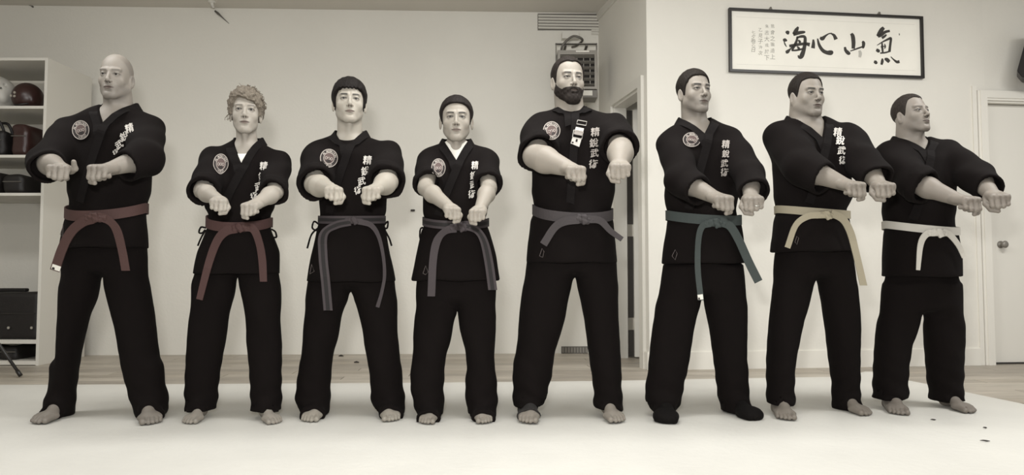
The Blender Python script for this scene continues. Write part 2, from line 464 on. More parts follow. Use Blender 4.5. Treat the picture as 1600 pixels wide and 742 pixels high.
# ------------------------------------------------------------------ mats on the floor
def mat_sheet():
    bk = [(-420, 608), (-200, 606), (0, 603), (300, 602), (600, 600.5), (960, 597), (1200, 592), (1318, 590)]
    back = [on_floor(x, y) for x, y in bk]
    corner = [on_floor(1330, 588), on_floor(1358, 586), on_floor(1420, 597), on_floor(1510, 616), on_floor(1600, 635), on_floor(1760, 668)]
    edge = back + corner
    def lerp_edge(n):
        L = [0]
        for i in range(1, len(edge)): L.append(L[-1] + (edge[i] - edge[i - 1]).length)
        out = []
        for k in range(n):
            s = L[-1] * k / (n - 1)
            i = max(j for j in range(len(L)) if L[j] <= s + 1e-9); i = min(i, len(edge) - 2)
            t = (s - L[i]) / max(1e-9, L[i + 1] - L[i]); out.append(edge[i].lerp(edge[i + 1], t))
        return out
    E = lerp_edge(140); rows = 60; V = []; Fs = []
    for j in range(rows):
        t = (j / (rows - 1)) ** 1.4
        for p in E:
            y = p.y * (1 - t) + (0.4) * t
            x = p.x
            # small thickness, rounded lip and a raised back corner
            z = 0.014 * min(1, j / 1.5)
            cc = on_floor(1345, 584); dd = (Vector((x, y, 0)) - Vector((cc.x, cc.y, 0))).length
            z += 0.042 * max(0, 1 - dd / 0.32) ** 2
            z += 0.0025 * math.sin(1.7 * x + 2.1 * y) * math.sin(1.1 * y - 0.6 * x + 1) * min(1, j / 4) * 1.0
            z = max(z, 0.001)
            V.append((x, y, z))
    n = len(E)
    for j in range(rows - 1):
        for i in range(n - 1): Fs.append((j * n + i, (j + 1) * n + i, (j + 1) * n + i + 1, j * n + i + 1))
    o = mesh_np('floor_mat', np.array(V), Fs, M_mat)
    sol = o.modifiers.new('thickness', 'SOLIDIFY'); sol.thickness = 0.0009; sol.offset = -1
    tag(o, 'large white training mat covering the floor under the people', 'mat')
    return o
mat_o = mat_sheet()
def lint(px, py, w, a):
    c = on_floor(px, py, 0.0185); mb = MB(); d = Vector((math.cos(a), math.sin(a), 0)) * w
    mb.tube([c - d, c - d * .3 + Vector((0, .002, .001)), c + d * .4, c + d], [0.001, 0.003, 0.0035, 0.001], 6); return mb.build('lint', M_dark, smooth=True)
tag(lint(1458, 655.5, 0.012, -0.1), 'small dark speck of lint on the mat nearest the white-belted man', 'lint', 'dark specks on the mat')
tag(lint(1539, 688.5, 0.018, -0.3), 'longest dark scrap lying on the mat at the lower right', 'lint', 'dark specks on the mat')
tag(lint(1539, 668, 0.009, 0), 'faint thin dark scrap behind the longest one on the mat', 'lint', 'dark specks on the mat')

# ------------------------------------------------------------------ wall scroll in its black frame
def scroll():
    c00, c10, c11, c01 = onfw(1139, 114), onfw(1441, 123), onfw(1438, 28.5), onfw(1136, 13)
    ux = ((c10 - c00) + (c11 - c01)) / 2; W = ux.length; ux.normalize(); uz = ((c01 - c00) + (c11 - c10)) / 2; Hh = uz.length
    uz = (uz - ux * uz.dot(ux)).normalized(); un = ux.cross(uz); un = -un if un.dot(fn) < 0 else un
    C = (c00 + c10 + c11 + c01) / 4 + un * 0.004
    t = 0.018
    root = empty('framed_calligraphy', C - uz * Hh / 2 + un * 0.0)
    tag(root, 'wide framed calligraphy scroll with four big brush characters on the right wall', 'picture frame')
    def W_(x, y, o): return C + ux * x + uz * y + un * o
    def bx(x0, x1, y0, y1, o0, o1, mb, mi=0):
        mb.hexa([W_(x0, y0, o0), W_(x1, y0, o0), W_(x1, y0, o1), W_(x0, y0, o1), W_(x0, y1, o0), W_(x1, y1, o0), W_(x1, y1, o1), W_(x0, y1, o1)], mi)
    mb = MB(); w, h = W / 2, Hh / 2
    for q in ((-w, w, -h, -h + t), (-w, w, h - t, h), (-w, -w + t, -h + t, h - t), (w - t, w, -h + t, h - t)):
        bx(*q, 0, 0.028, mb)
    mb.build('frame', M_black, root)
    mb = MB(); bx(-w + t * .5, w - t * .5, -h + t * .5, h - t * .5, 0.002, 0.008, mb); pap = mb.build('paper', M_paper, root)
    # thin mount line around the sheet
    mb = MB(); i = 0.06
    for q in ((-w + i, w - i, h - i - .002, h - i), (-w + i, w - i, -h + i, -h + i + .002)):
        bx(*q, 0.008, 0.0086, mb)
    mb.build('mount_edge', mat('mount_edge', sep(0.62), 0.8), pap)
    # homography-free: bilinear from photo px to sheet coordinates
    def sheet(px, py):
        p = onfw(px, py) - C; return p.dot(ux), p.dot(uz)
    def stroke(mb, pts, mi=0):
        # pts: (x, y, width) in the 1600x727 crop of region [1210,15,1430,115]
        P_ = catmull([(x, y, w_) for x, y, w_ in pts], 5); L = []; R = []
        S = [sheet(1210 + p[0] * 220 / 1600, 15 + p[1] * 100 / 727.3) + (p[2] * 0.1375 * 5.55 / F / 2 * 1.35,) for p in P_]
        for k in range(len(S)):
            a = S[max(k - 1, 0)]; b = S[min(k + 1, len(S) - 1)]
            dx, dy = b[0] - a[0], b[1] - a[1]; l = math.hypot(dx, dy) or 1
            nx, ny = -dy / l, dx / l; r = max(0.0006, S[k][2])
            L.append(W_(S[k][0] + nx * r, S[k][1] + ny * r, 0.0088)); R.append(W_(S[k][0] - nx * r, S[k][1] - ny * r, 0.0088))
        n = len(L); mb.add(L + R, [(k, k + 1, n + k + 1, n + k) for k in range(n - 1)], mi)
    chars = [
     # sea
     [[(118, 258, 14), (140, 266, 34), (160, 272, 24)], [(88, 352, 16), (112, 352, 30), (136, 360, 10)], [(100, 365, 8), (112, 400, 12), (130, 430, 6)],
      [(118, 490, 20), (140, 484, 30), (175, 450, 12), (205, 420, 6)],
      [(262, 202, 14), (240, 240, 34), (205, 285, 22)], [(205, 290, 26), (260, 272, 30), (325, 262, 22), (342, 262, 6)],
      [(255, 310, 16), (240, 370, 22), (215, 420, 24), (190, 470, 16)], [(240, 330, 14), (290, 312, 22), (335, 318, 26), (338, 380, 30), (325, 460, 34), (300, 530, 40), (275, 548, 26), (258, 525, 10)],
      [(160, 420, 24), (215, 412, 26), (290, 398, 24), (350, 395, 26), (392, 405, 34)], [(262, 350, 10), (278, 372, 24), (272, 385, 12)],
      [(250, 425, 10), (268, 448, 24), (262, 462, 12)], [(185, 470, 14), (240, 468, 16), (300, 455, 16), (330, 450, 10)]],
     # heart
     [[(432, 345, 14), (434, 390, 28), (428, 445, 34)], [(480, 335, 12), (500, 410, 26), (540, 470, 32), (590, 495, 34), (632, 492, 44), (640, 470, 20)],
      [(508, 325, 20), (535, 335, 34), (570, 305, 18), (610, 280, 10), (645, 278, 14)], [(640, 282, 14), (668, 300, 26), (690, 345, 36)]],
     # mountain
     [[(862, 278, 26), (880, 310, 36), (888, 380, 36), (885, 450, 30)], [(790, 430, 18), (800, 470, 28), (832, 500, 34), (850, 492, 12)],
      [(850, 478, 8), (900, 460, 12), (960, 438, 14), (1000, 425, 12)], [(985, 370, 18), (1002, 385, 30), (998, 430, 24), (990, 445, 10)]],
     # spirit
     [[(1232, 210, 26), (1205, 240, 38), (1170, 290, 30), (1150, 300, 12)], [(1165, 312, 24), (1205, 292, 28), (1250, 260, 24), (1300, 248, 20)],
      [(1210, 330, 22), (1240, 310, 20), (1262, 290, 14)], [(1155, 412, 6), (1220, 372, 12), (1290, 338, 20), (1312, 335, 22), (1305, 400, 22), (1295, 485, 24)],
      [(1212, 385, 14), (1215, 440, 20), (1220, 490, 16)], [(1240, 395, 8), (1248, 425, 14), (1240, 450, 8)], [(1190, 500, 12), (1245, 495, 14), (1300, 480, 12)],
      [(1145, 462, 22), (1170, 472, 34), (1185, 465, 12)], [(1195, 430, 6), (1215, 425, 10), (1250, 420, 6)], [(1120, 595, 22), (1145, 606, 32), (1160, 606, 10)],
      [(1215, 560, 12), (1215, 590, 26), (1205, 632, 20)], [(1240, 565, 16), (1268, 575, 34), (1295, 600, 28)], [(1310, 540, 8), (1345, 575, 14), (1380, 600, 24), (1410, 595, 26)],
      [(1406, 275, 4), (1408, 290, 8), (1406, 300, 3)]]]
    for ch in chars:
        mb = MB()
        for st in ch: stroke(mb, st)
        mb.build('brush_character', M_ink, pap)
    mb = MB(); stroke(mb, [(955, 470, 20), (965, 505, 30), (958, 548, 22)]); mb.build('faded_stroke', mat('faded_ink', sep(0.45), 0.8), pap)
    # four small columns of brush writing
    cols = [('居會之圖造上', 1206, 37, 94), ('来志大成於下', 1197, 37, 96), ('乙見子沖次', 1187, 43, 88), ('七夕卷心日', 1176, 48, 82)]
    for txt, cx, y0, y1 in cols:
        mb = MB()
        for k, chh in enumerate(txt):
            vv, ff = glyph(chh); py = y0 + (y1 - y0) * (k + 0.5) / len(txt)
            sx, sy = sheet(cx, py); s_ = 0.0335 + 0.006 * ((k * 7) % 3 - 1); sk = 0.15 * (((k * 5) % 3) - 1)
            mb.add([W_(sx + v[0] * s_ + sk * v[1] * s_, sy + v[1] * s_, 0.0086) for v in vv], ff)
        mb.build('small_writing', M_inkg, pap)
    for hx in (1203, 1372):
        p = onfw(hx, 0); p = W_((p - C).dot(ux), h, 0)
        mb = MB(); mb.prism([p - ux * 0.022 + un * .002, p + ux * 0.022 + un * .002, p + uz * 0.03 + un * .002], un * 0.004)
        mb.tube([p + un * .004 + uz * .02, p + un * .018 + uz * .02, p + un * .02 + uz * .005], 0.003, 8)
        mb.build('hanger', M_metal, root)
GL = {}
def glyph(ch, bold=0.0):
    """outline of one character as a flat mesh about its own middle, 1 unit high"""
    k = (ch, bold)
    if k in GL: return GL[k]
    c = bpy.data.curves.new('g', 'FONT'); c.body = ch; c.offset = bold; c.resolution_u = 2
    o = bpy.data.objects.new('g', c); COL.objects.link(o)
    dg = bpy.context.evaluated_depsgraph_get(); me = bpy.data.meshes.new_from_object(o.evaluated_get(dg))
    V = np.array([v.co[:2] for v in me.vertices]) if len(me.vertices) else np.zeros((0, 2))
    Fs = [tuple(p.vertices) for p in me.polygons]
    if len(V):
        mid = (V.min(0) + V.max(0)) / 2; s = max(0.6, (V.max(0) - V.min(0)).max()); V = (V - mid) / s
    bpy.data.objects.remove(o); bpy.data.curves.remove(c); bpy.data.meshes.remove(me)
    GL[k] = (V, Fs); return GL[k]
scroll()

# ------------------------------------------------------------------ heater, vents, small wall things
def heater():
    Yh = onbw(905, 120).y - 0.42
    c = at(902, 109, Yh); w = 0.5 * 62 / F * Yh; hh = 0.5 * 62 / F * Yh; dp = 0.20
    root = empty('unit_heater', c + Vector((0, dp, -hh)))
    tag(root, 'grey metal unit heater with louvred grille hung high by the back corner', 'heater')
    mb = MB(); t = 0.012
    x0, x1, z0, z1, y0, y1 = c.x - w, c.x + w, c.z - hh, c.z + hh, c.y, c.y + dp
    for q in (((x0 + x1) / 2, y1 - t / 2, (z0 + z1) / 2, x1 - x0, t, z1 - z0), ((x0 + x1) / 2, (y0 + y1) / 2, z1 - t / 2, x1 - x0, dp, t),
              ((x0 + x1) / 2, (y0 + y1) / 2, z0 + t / 2, x1 - x0, dp, t), (x0 + t / 2, (y0 + y1) / 2, (z0 + z1) / 2, t, dp, z1 - z0),
              (x1 - t / 2, (y0 + y1) / 2, (z0 + z1) / 2, t, dp, z1 - z0)):
        mb.box(q[:3], q[3:], None, 0, 0.002)
    mb.box(((x0 + x1) / 2, y0 - .002, z1 - 0.018), (x1 - x0, 0.01, 0.036)); mb.box(((x0 + x1) / 2, y0 - .002, z0 + 0.01), (x1 - x0, 0.01, 0.02))
    for xx in (x0 + .01, x1 - .01): mb.box((xx, y0 - .0035, (z0 + z1) / 2), (0.0205, 0.011, z1 - z0 + .001))
    mb.build('housing', M_metal, root)
    mb = MB(); mb.box(((x0 + x1) / 2, y0 + 0.05, (z0 + z1) / 2), (x1 - x0 - .03, 0.004, z1 - z0 - .03)); mb.build('coil', M_dark, root)
    for k in range(6):
        z = z0 + 0.035 + (z1 - z0 - 0.085) * k / 5
        R = Matrix.Rotation(-0.5, 3, 'X'); mb = MB(); mb.box(((x0 + x1) / 2, y0 + 0.006, z), (x1 - x0 - .04, 0.030, 0.004), R); mb.build('louvre', M_metal, root)
    mb = MB()
    for k in range(1, 6): mb.box((x0 + (x1 - x0) * k / 6, y0 + 0.022, (z0 + z1) / 2), (0.006, 0.008, z1 - z0 - .05))
    mb.build('grille_bars', M_metal, root)
    mb = MB(); mb.box((x0 + .19 * (x1 - x0) / .3, y0 - .009, z1 - .010), (0.11, 0.002, 0.012)); mb.build('top_label', M_white, root)
    # lower control box
    mb = MB(); mb.box(((x0 + x1) / 2 + 0.012, (y0 + y1) / 2, z0 - 0.035), (x1 - x0 - .015, dp * .9, 0.066), None, 0, 0.003); mb.build('control_box', M_metald, root)
    mb = MB(); mb.box(((x0 + x1) / 2 + 0.055, y0 + dp * .05 - .002, z0 - 0.03), (0.14, 0.003, 0.042)); mb.build('white_label', M_white, root)
    # yoke bracket
    mb = MB()
    for xx in (x0 - .008, x1 + .010):
        mb.box((xx, c.y + dp / 2, (c.z + z1 + 0.09) / 2), (0.006, 0.03, z1 + 0.09 - c.z))
    mb.box(((x0 + x1) / 2, c.y + dp / 2, z1 + 0.085), (x1 - x0 + .026, 0.03, 0.008)); mb.build('yoke_bracket', M_metald, root)
    mb = MB()
    for xx in (-0.09, 0.09):
        mb = MB(); yw = min(onbw(870, 75).y, onbw(940, 75).y) - .012; mb.box((c.x + xx, (c.y + dp / 2 + yw) / 2, z1 + .075), (.02, yw - c.y - dp / 2, .012)); mb.build('wall_arm', M_metald, root)
    mb = MB(); mb.tube(catmull([(x0 + .03, c.y + .05, z1), (x0 + .05, c.y + .02, z1 + .06), (c.x - .03, c.y + .03, z1 + .13), (c.x + .05, c.y + .06, z1 + .11), (c.x + .02, c.y + .25, z1 + .12), (c.x - .02, onbw(891, 56, .12).y, z1 + .12)], 6), 0.010, 8)
    mb.build('power_cable', M_metald, root, smooth=True)
heater()
# louvred strip vent under the ceiling
vr = None
va, vb = onbw(841, 24), onbw(939, 24); 
vr = empty('wall_vent', onbw(888, 50)); tag(vr, 'long slatted vent under the ceiling above the heater', 'vent')
for k in range(7):
    A = onbw(841 if k < 5 else 924, 25 + k * 4.6); B = A + bd * ((vb - A).dot(bd) - 0.004); zc = A.z
    mb = MB(); p = [A, B, B + bn * 0.014, A + bn * 0.014]
    mb.hexa([v + Vector((0, 0, -0.0105)) for v in p] + [v + Vector((0, 0, 0.0095)) for v in [p[0], p[1], B + bn * .006, A + bn * .006]])
    mb.build('slat', M_trim2, vr)
mb = MB(); A, B = onbw(840, 36), onbw(938.5, 36)
p = [A - bd * 0, B, B + bn * 0.003, A + bn * 0.003]; z0, z1 = onbw(880, 48).z - A.z, onbw(880, 22).z - A.z
mb.hexa([v + Vector((0, 0, z0)) for v in p] + [v + Vector((0, 0, z1)) for v in p]); mb.build('vent_back', M_metald, vr)
jb = MB(); c = onbw(891, 56, 0.04); jb.box(c, (0.15, 0.07, 0.065), None, 0, 0.003)
jo = jb.build('junction_box', M_trim2); tag(jo, 'small pale junction box fixed under the slatted vent', 'junction box')
# register at the foot of the back wall
A, B = onbw(877, 552), onbw(918, 552); zt = onbw(895, 541).z; rr = empty('floor_register', (A + B) / 2); tag(rr, 'low dark register at the foot of the back wall', 'vent')
mb = MB(); p = [A, B, B + bn * 0.02, A + bn * 0.02]
mb.hexa([Vector((v.x, v.y, 0.0)) for v in p] + [Vector((v.x, v.y, zt)) for v in p]); mb.build('register_box', M_metald, rr)
for k in range(9):
    mb = MB(); q = A.lerp(B, (k + .5) / 9) + bn * 0.024; mb.box((q.x, q.y, zt / 2), (0.014, 0.006, zt - 0.016)); mb.build('fin', M_metal, rr)
# ceiling fixture with a thin wire, and tiny things on the wall
c = at(331, -2, bw(333).y - 0.16); mb = MB()
mb.tube([Vector((c.x, c.y, CEIL)), Vector((c.x, c.y, CEIL - .01)), Vector((c.x, c.y, CEIL - .012)), Vector((c.x + .01, c.y, CEIL - .05)), Vector((c.x + .01, c.y, CEIL - .055))], [.035, .033, .014, .011, .02], 14)
sp = mb.build('sprinkler_head', M_trim2, smooth=True); tag(sp, 'pale sprinkler head with a bent wire under the ceiling at left', 'sprinkler')
mb = MB(); e = onbw(336, 17, 0.006); e2 = onbw(345, 25, 0.012); e3 = onbw(358, 37, 0.004)
mb.tube([e, (e + e2) / 2, e2, e3], [0.008, 0.011, 0.007, 0.0015], 8)
wk = mb.build('wall_hook', M_metald, smooth=True); tag(wk, 'thin dark hook slanting on the back wall below the ceiling', 'hook')
mb = MB(); mb.tube([onbw(16, -3, .006), onbw(36, 4, .008), onbw(51, 10.5, .006)], .0025, 6); mb.tube([onbw(50, 10, .006), onbw(52, 11, .006)], .007, 8)
tag(mb.build('wall_wire', M_metald, smooth=True), 'thin wire running down the wall at the top left corner', 'wire')
mb = MB(); e = onbw(645, 328.5, 0.01); mb.box(e, (0.035, 0.02, 0.014), None, 0, 0.003)
wk = mb.build('wall_peg', M_dark); tag(wk, 'tiny dark peg on the back wall between the striped-belt pair', 'peg')
# crumbs by the skirting
for px, py in ((533, 556), (557, 566)):
    c = on_floor(px, py, 0.004); mb = MB(); mb.tube([c - Vector((.02, 0, 0)), c + Vector((0, 0, .004)), c + Vector((.02, 0, 0))], [.003, .008, .003], 6)
    tag(mb.build('debris', M_dark, smooth=True), 'small dark crumb on the planks behind the young man' if px < 540 else 'smaller crumb on the planks, further from the wall', 'debris')
# black loudspeaker on the right wall
Ys = onfw(1592, 80).y - 0.22
pts = [at(x, y, Ys) for x, y in ((1606, 42), (1601, 68), (1589, 111), (1597, 120.5), (1644, 128), (1662, 60))]
spk = empty('wall_speaker', at(1620, 120, Ys)); tag(spk, 'black angular loudspeaker on the right wall above the door', 'speaker')
mb = MB(); mb.prism(pts, Vector((0.10, 0.15, 0))); mb.build('cabinet', M_black, spk, bevel=0.004)
mb = MB(); q = at(1630, 85, Ys + .15); mb.tube([q, Vector((q.x, onfw(1630, 85).y, q.z))], 0.02, 10); mb.build('bracket', M_metald, spk)

# ------------------------------------------------------------------ shelf unit at the left with the gear in it
Yc = 5.59
xr = at(60, 560, Yc).x; t = at(72, 560, Yc).x - xr; zt = at(72, 90, Yc).z
def zc(py): return at(62, py, Yc).z
su = empty('shelf_unit', (xr - 0.55, Yc + 0.3, 0)); tag(su, 'tall white open shelf unit with gear at the left', 'shelf unit')
dpth = 0.60; Wd = 1.15
def sbox(name, x0, x1, y0, y1, z0, z1, m, par, bev=0.002):
    mb = MB(); mb.box(((x0 + x1) / 2, (y0 + y1) / 2, (z0 + z1) / 2), (abs(x1 - x0), abs(y1 - y0), abs(z1 - z0)), None, 0, bev); return mb.build(name, m, par)
tp = 0.022
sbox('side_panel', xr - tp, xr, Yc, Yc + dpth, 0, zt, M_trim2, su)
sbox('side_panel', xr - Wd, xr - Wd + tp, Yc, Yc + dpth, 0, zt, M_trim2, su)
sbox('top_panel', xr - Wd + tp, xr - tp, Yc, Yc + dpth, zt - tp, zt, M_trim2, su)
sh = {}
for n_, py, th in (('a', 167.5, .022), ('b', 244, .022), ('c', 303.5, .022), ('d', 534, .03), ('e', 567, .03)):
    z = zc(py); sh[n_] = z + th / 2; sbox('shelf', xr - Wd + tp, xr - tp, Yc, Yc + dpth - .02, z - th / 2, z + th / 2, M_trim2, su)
def blob(name, f, lo, hi, h, m, parent=None):
    V, Q = mesh_sdf(f, lo, hi, h); return mesh_np(name, V, Q, m, parent)
def sdfbox(P, c, s, r, R=None):
    q = P - np.array(c, np.float32)
    if R is not None: q = q @ np.array(R, np.float32)
    q = np.abs(q) - (np.array(s, np.float32) - r)
    return np.sqrt((np.maximum(q, 0) ** 2).sum(1)) + np.minimum(q.max(1), 0) - r
# white vented headgear and maroon headgear on the upper shelf
def headgear(px, r, m, holes, face, label, zz):
    c = at(px, 140, Yc + 0.2); c = Vector((c.x, c.y, zz + r * 1.03))
    C = np.array(c)
    def f(P):
        d = np.abs(ell(P, C, (r * .9, r * 1.02, r))) - 0.014
        d = np.maximum(d, -(ell(P, C + np.array(face) * r, (r * .62, r * .62, r * .66))))
        d = np.maximum(d, (C[2] - r * .86) - P[:, 2])
        for h_ in holes: d = smax(d, -(np.sqrt(((P - (C + np.array(h_) * r)) ** 2).sum(1)) - 0.013), 0.006)
        return smin(d, ell(P, C + np.array((0.72 * r, -.5 * r, -.25 * r)), (r * .22, r * .3, r * .36)), 0.02)
    V, Q = mesh_sdf(f, C - r * 1.25, C + r * 1.25, 0.007); root = empty('headgear', (c.x, c.y, zz)); tag(root, label, 'helmet', 'padded sparring helmets')
    mesh_np('shell', V, Q, m, root)
    for k, (dx, dz) in enumerate(((-.25, .15), (-.25, -.12), (-.62, -.05))):
        mb = MB()
        p = Vector((C[0] + dx * r, C[1] - math.sqrt(max(0.05, 1 - dx * dx - dz * dz)) * r * 1.02 - .012, C[2] + dz * r))
        mb.tube([p, p + Vector((0, -.006, 0))], 0.010, 12); mb.build('eyelet', M_steel, root)
    mb = MB(); mb.tube(catmull([c + Vector((-.8 * r, 0, -.5 * r)), c + Vector((-.2 * r, -1.05 * r, -.75 * r)), c + Vector((.6 * r, -.8 * r, -.6 * r))], 6), 0.006, 6)
    mb.build('chin_strap', M_black, root, smooth=True)
headgear(-4, 0.132, M_gearw, [(.5, -.7, .55), (.66, -.66, .2), (.3, -.85, .3), (.62, -.75, -.2), (.35, -.9, -.1), (.75, -.45, .45), (.5, -.8, -.5)], (-0.9, -.4, 0), 'white foam sparring helmet with round vent holes on the upper shelf', sh['a'])
headgear(44, 0.105, M_gear, [], (-1.2, -.3, -.5), 'maroon padded sparring helmet with two metal eyelets on the upper shelf', sh['a'])
def pad(name, px, w, hgt, z, m, label, cat, grp=None, dy=0.2, rot=0.0, root=None):
    c = at(px, 140, Yc + dy); C = np.array((c.x, c.y, z + hgt / 2)); yd = 0.15 if dy < .4 else .06
    R = np.array(Matrix.Rotation(rot, 3, 'Z'))
    def f(P):
        d = sdfbox(P, C, (w / 2, yd, hgt / 2), min(0.04, hgt * .3), R)
        return d + 0.006 * np.sin(27 * P[:, 0] + 3 * np.sin(19 * P[:, 2])) * np.cos(21 * P[:, 1] + 9 * P[:, 2])
    V, Q = mesh_sdf(f, C - (w / 2 + .08, .22, hgt / 2 + .03), C + (w / 2 + .08, .22, hgt / 2 + .03), 0.009)
    V[:, 2] = np.maximum(V[:, 2], z + .001)
    o = mesh_np(name, V, Q, m, root)
    if label: tag(o, label, cat, grp)
    return o
pad('shin_guard', 40, 0.11, 0.16, sh['a'], M_nyl, 'dark padded guard lying behind the maroon helmet', 'pad', None, 0.52)
# handbags of shelf two
def bag(px, w, hgt, z, m, label, handle=True, dy=0.2):
    c = at(px, 140, Yc + dy); root = empty('gear_bag', (c.x, c.y, z)); tag(root, label, 'bag')
    pad('bag_body', px, w, hgt, z, m, None, None, None, dy, 0.0, root)
    if handle:
        for yy in (-.05, .05):
            mb = MB(); mb.tube(catmull([(c.x - w * .25, c.y + yy, z + hgt * .9), (c.x - w * .2, c.y + yy - .03, z + hgt + .07), (c.x + w * .12, c.y + yy - .03, z + hgt + .08), (c.x + w * .25, c.y + yy, z + hgt * .9)], 6), 0.011, 8)
            mb.build('handle', M_nyl, root, smooth=True)
    mb = MB(); mb.tube([(c.x - w * .42, c.y - .152, z + hgt * .62), (c.x + w * .42, c.y - .152, z + hgt * .62)], 0.004, 6); mb.build('zip', M_metald, root)
    return root
bag(6, 0.24, 0.20, sh['b'], M_nyl, 'dark gear bag with upright looped handles on the second shelf')
bag(51, 0.13, 0.25, sh['b'], M_gear, 'dark maroon gear bag against the side of the second shelf', False)
bag(-10, 0.34, 0.17, sh['c'], M_nyl, 'flat black bag lying on the third shelf down', False)
bag(44, 0.17, 0.15, sh['c'], M_nyl, 'small black bag with a pale tag on the third shelf', False)
c = at(45, 140, Yc + .2); mb = MB(); q = at(33, 292, Yc + .03); mb.prism([q, q + Vector((.03, 0, -.012)), q + Vector((.04, 0, -.03)), q + Vector((.012, 0, -.018))], Vector((0, .003, 0)))
# suitcase in the tall bay
def suitcase():
    c = at(12, 490, Yc + .22); z = sh['d']; hgt = zc(457) - z; root = empty('black_case', (c.x, c.y, z)); tag(root, 'big black soft case filling the tall bay near the bottom', 'case')
    x0, x1 = c.x - .42, xr - tp - .012
    C = np.array(((x0 + x1) / 2, c.y, z + hgt / 2)); S = ((x1 - x0) / 2, .19, hgt / 2)
    V, Q = mesh_sdf(lambda P: sdfbox(P, C, S, 0.03) + .003 * np.sin(13 * P[:, 0] + 5 * P[:, 2]), C - np.array(S) - .02, C + np.array(S) + .02, 0.012)
    V[:, 2] = np.maximum(V[:, 2], z + .001)
    mesh_np('shell', V, Q, M_nyl, root)
    mb = MB(); zt_ = z + hgt
    mb.box(((x0 + x1) / 2 + .05, c.y, zt_ + .015), (0.26, 0.05, 0.028), None, 0, .01); mb.build('handle', M_nyl, root)
    mb = MB(); mb.box((C[0], c.y - .192, z + hgt * .55), (x1 - x0 - .04, 0.006, 0.01)); mb.build('zip', M_black, root)
    for px in (14, 50):
        p = at(px, 512, c.y - .195); mb = MB(); mb.tube([p, p + Vector((0, -.008, 0))], 0.010, 12); mb.build('stud', M_steel, root)
suitcase()
bag(-6, 0.34, 0.09, sh['e'], M_nyl, 'flat black bag on the lowest shelf, left of the other', False)
bag(46, 0.14, 0.10, sh['e'], M_nyl, 'small crumpled black bag in the lowest shelf corner', False)
# tripod of a stand at the left edge
ft = on_floor(33, 590); tr = None
hub = ft + Vector((-0.36, 0.05, 0.45)); base = Vector((hub.x, hub.y, 0))
tr = empty('tripod_stand', base); tag(tr, 'black tripod stand with one leg reaching in at the left edge', 'stand')
dv = ft - base
for a_ in (0, 2 * math.pi / 3, -2 * math.pi / 3):
    d_ = Matrix.Rotation(a_, 3, 'Z') @ dv; mb = MB(); e = base + d_ * 0.97 + Vector((0, 0, .022)); mb.tube([hub, e], 0.010, 10)
    lg = mb.build('leg', M_black, tr, smooth=True)
    mb = MB(); mb.tube([e + (hub - e).normalized() * .03, e - (hub - e).normalized() * .012], 0.0135, 10); mb.build('rubber_foot', M_black, lg, smooth=True)
mb = MB(); mb.tube([base + Vector((0, 0, .15)), base + Vector((0, 0, 1.1))], 0.013, 12); mb.tube([hub - Vector((0, 0, .03)), hub + Vector((0, 0, .04))], .026, 12); mb.build('pole', M_black, tr, smooth=True)
# ------------------------------------------------------------------ people
def V3(v): return np.array((v[0], v[1], v[2]), float)
def lum(c, k): return tuple(q * k for q in c)

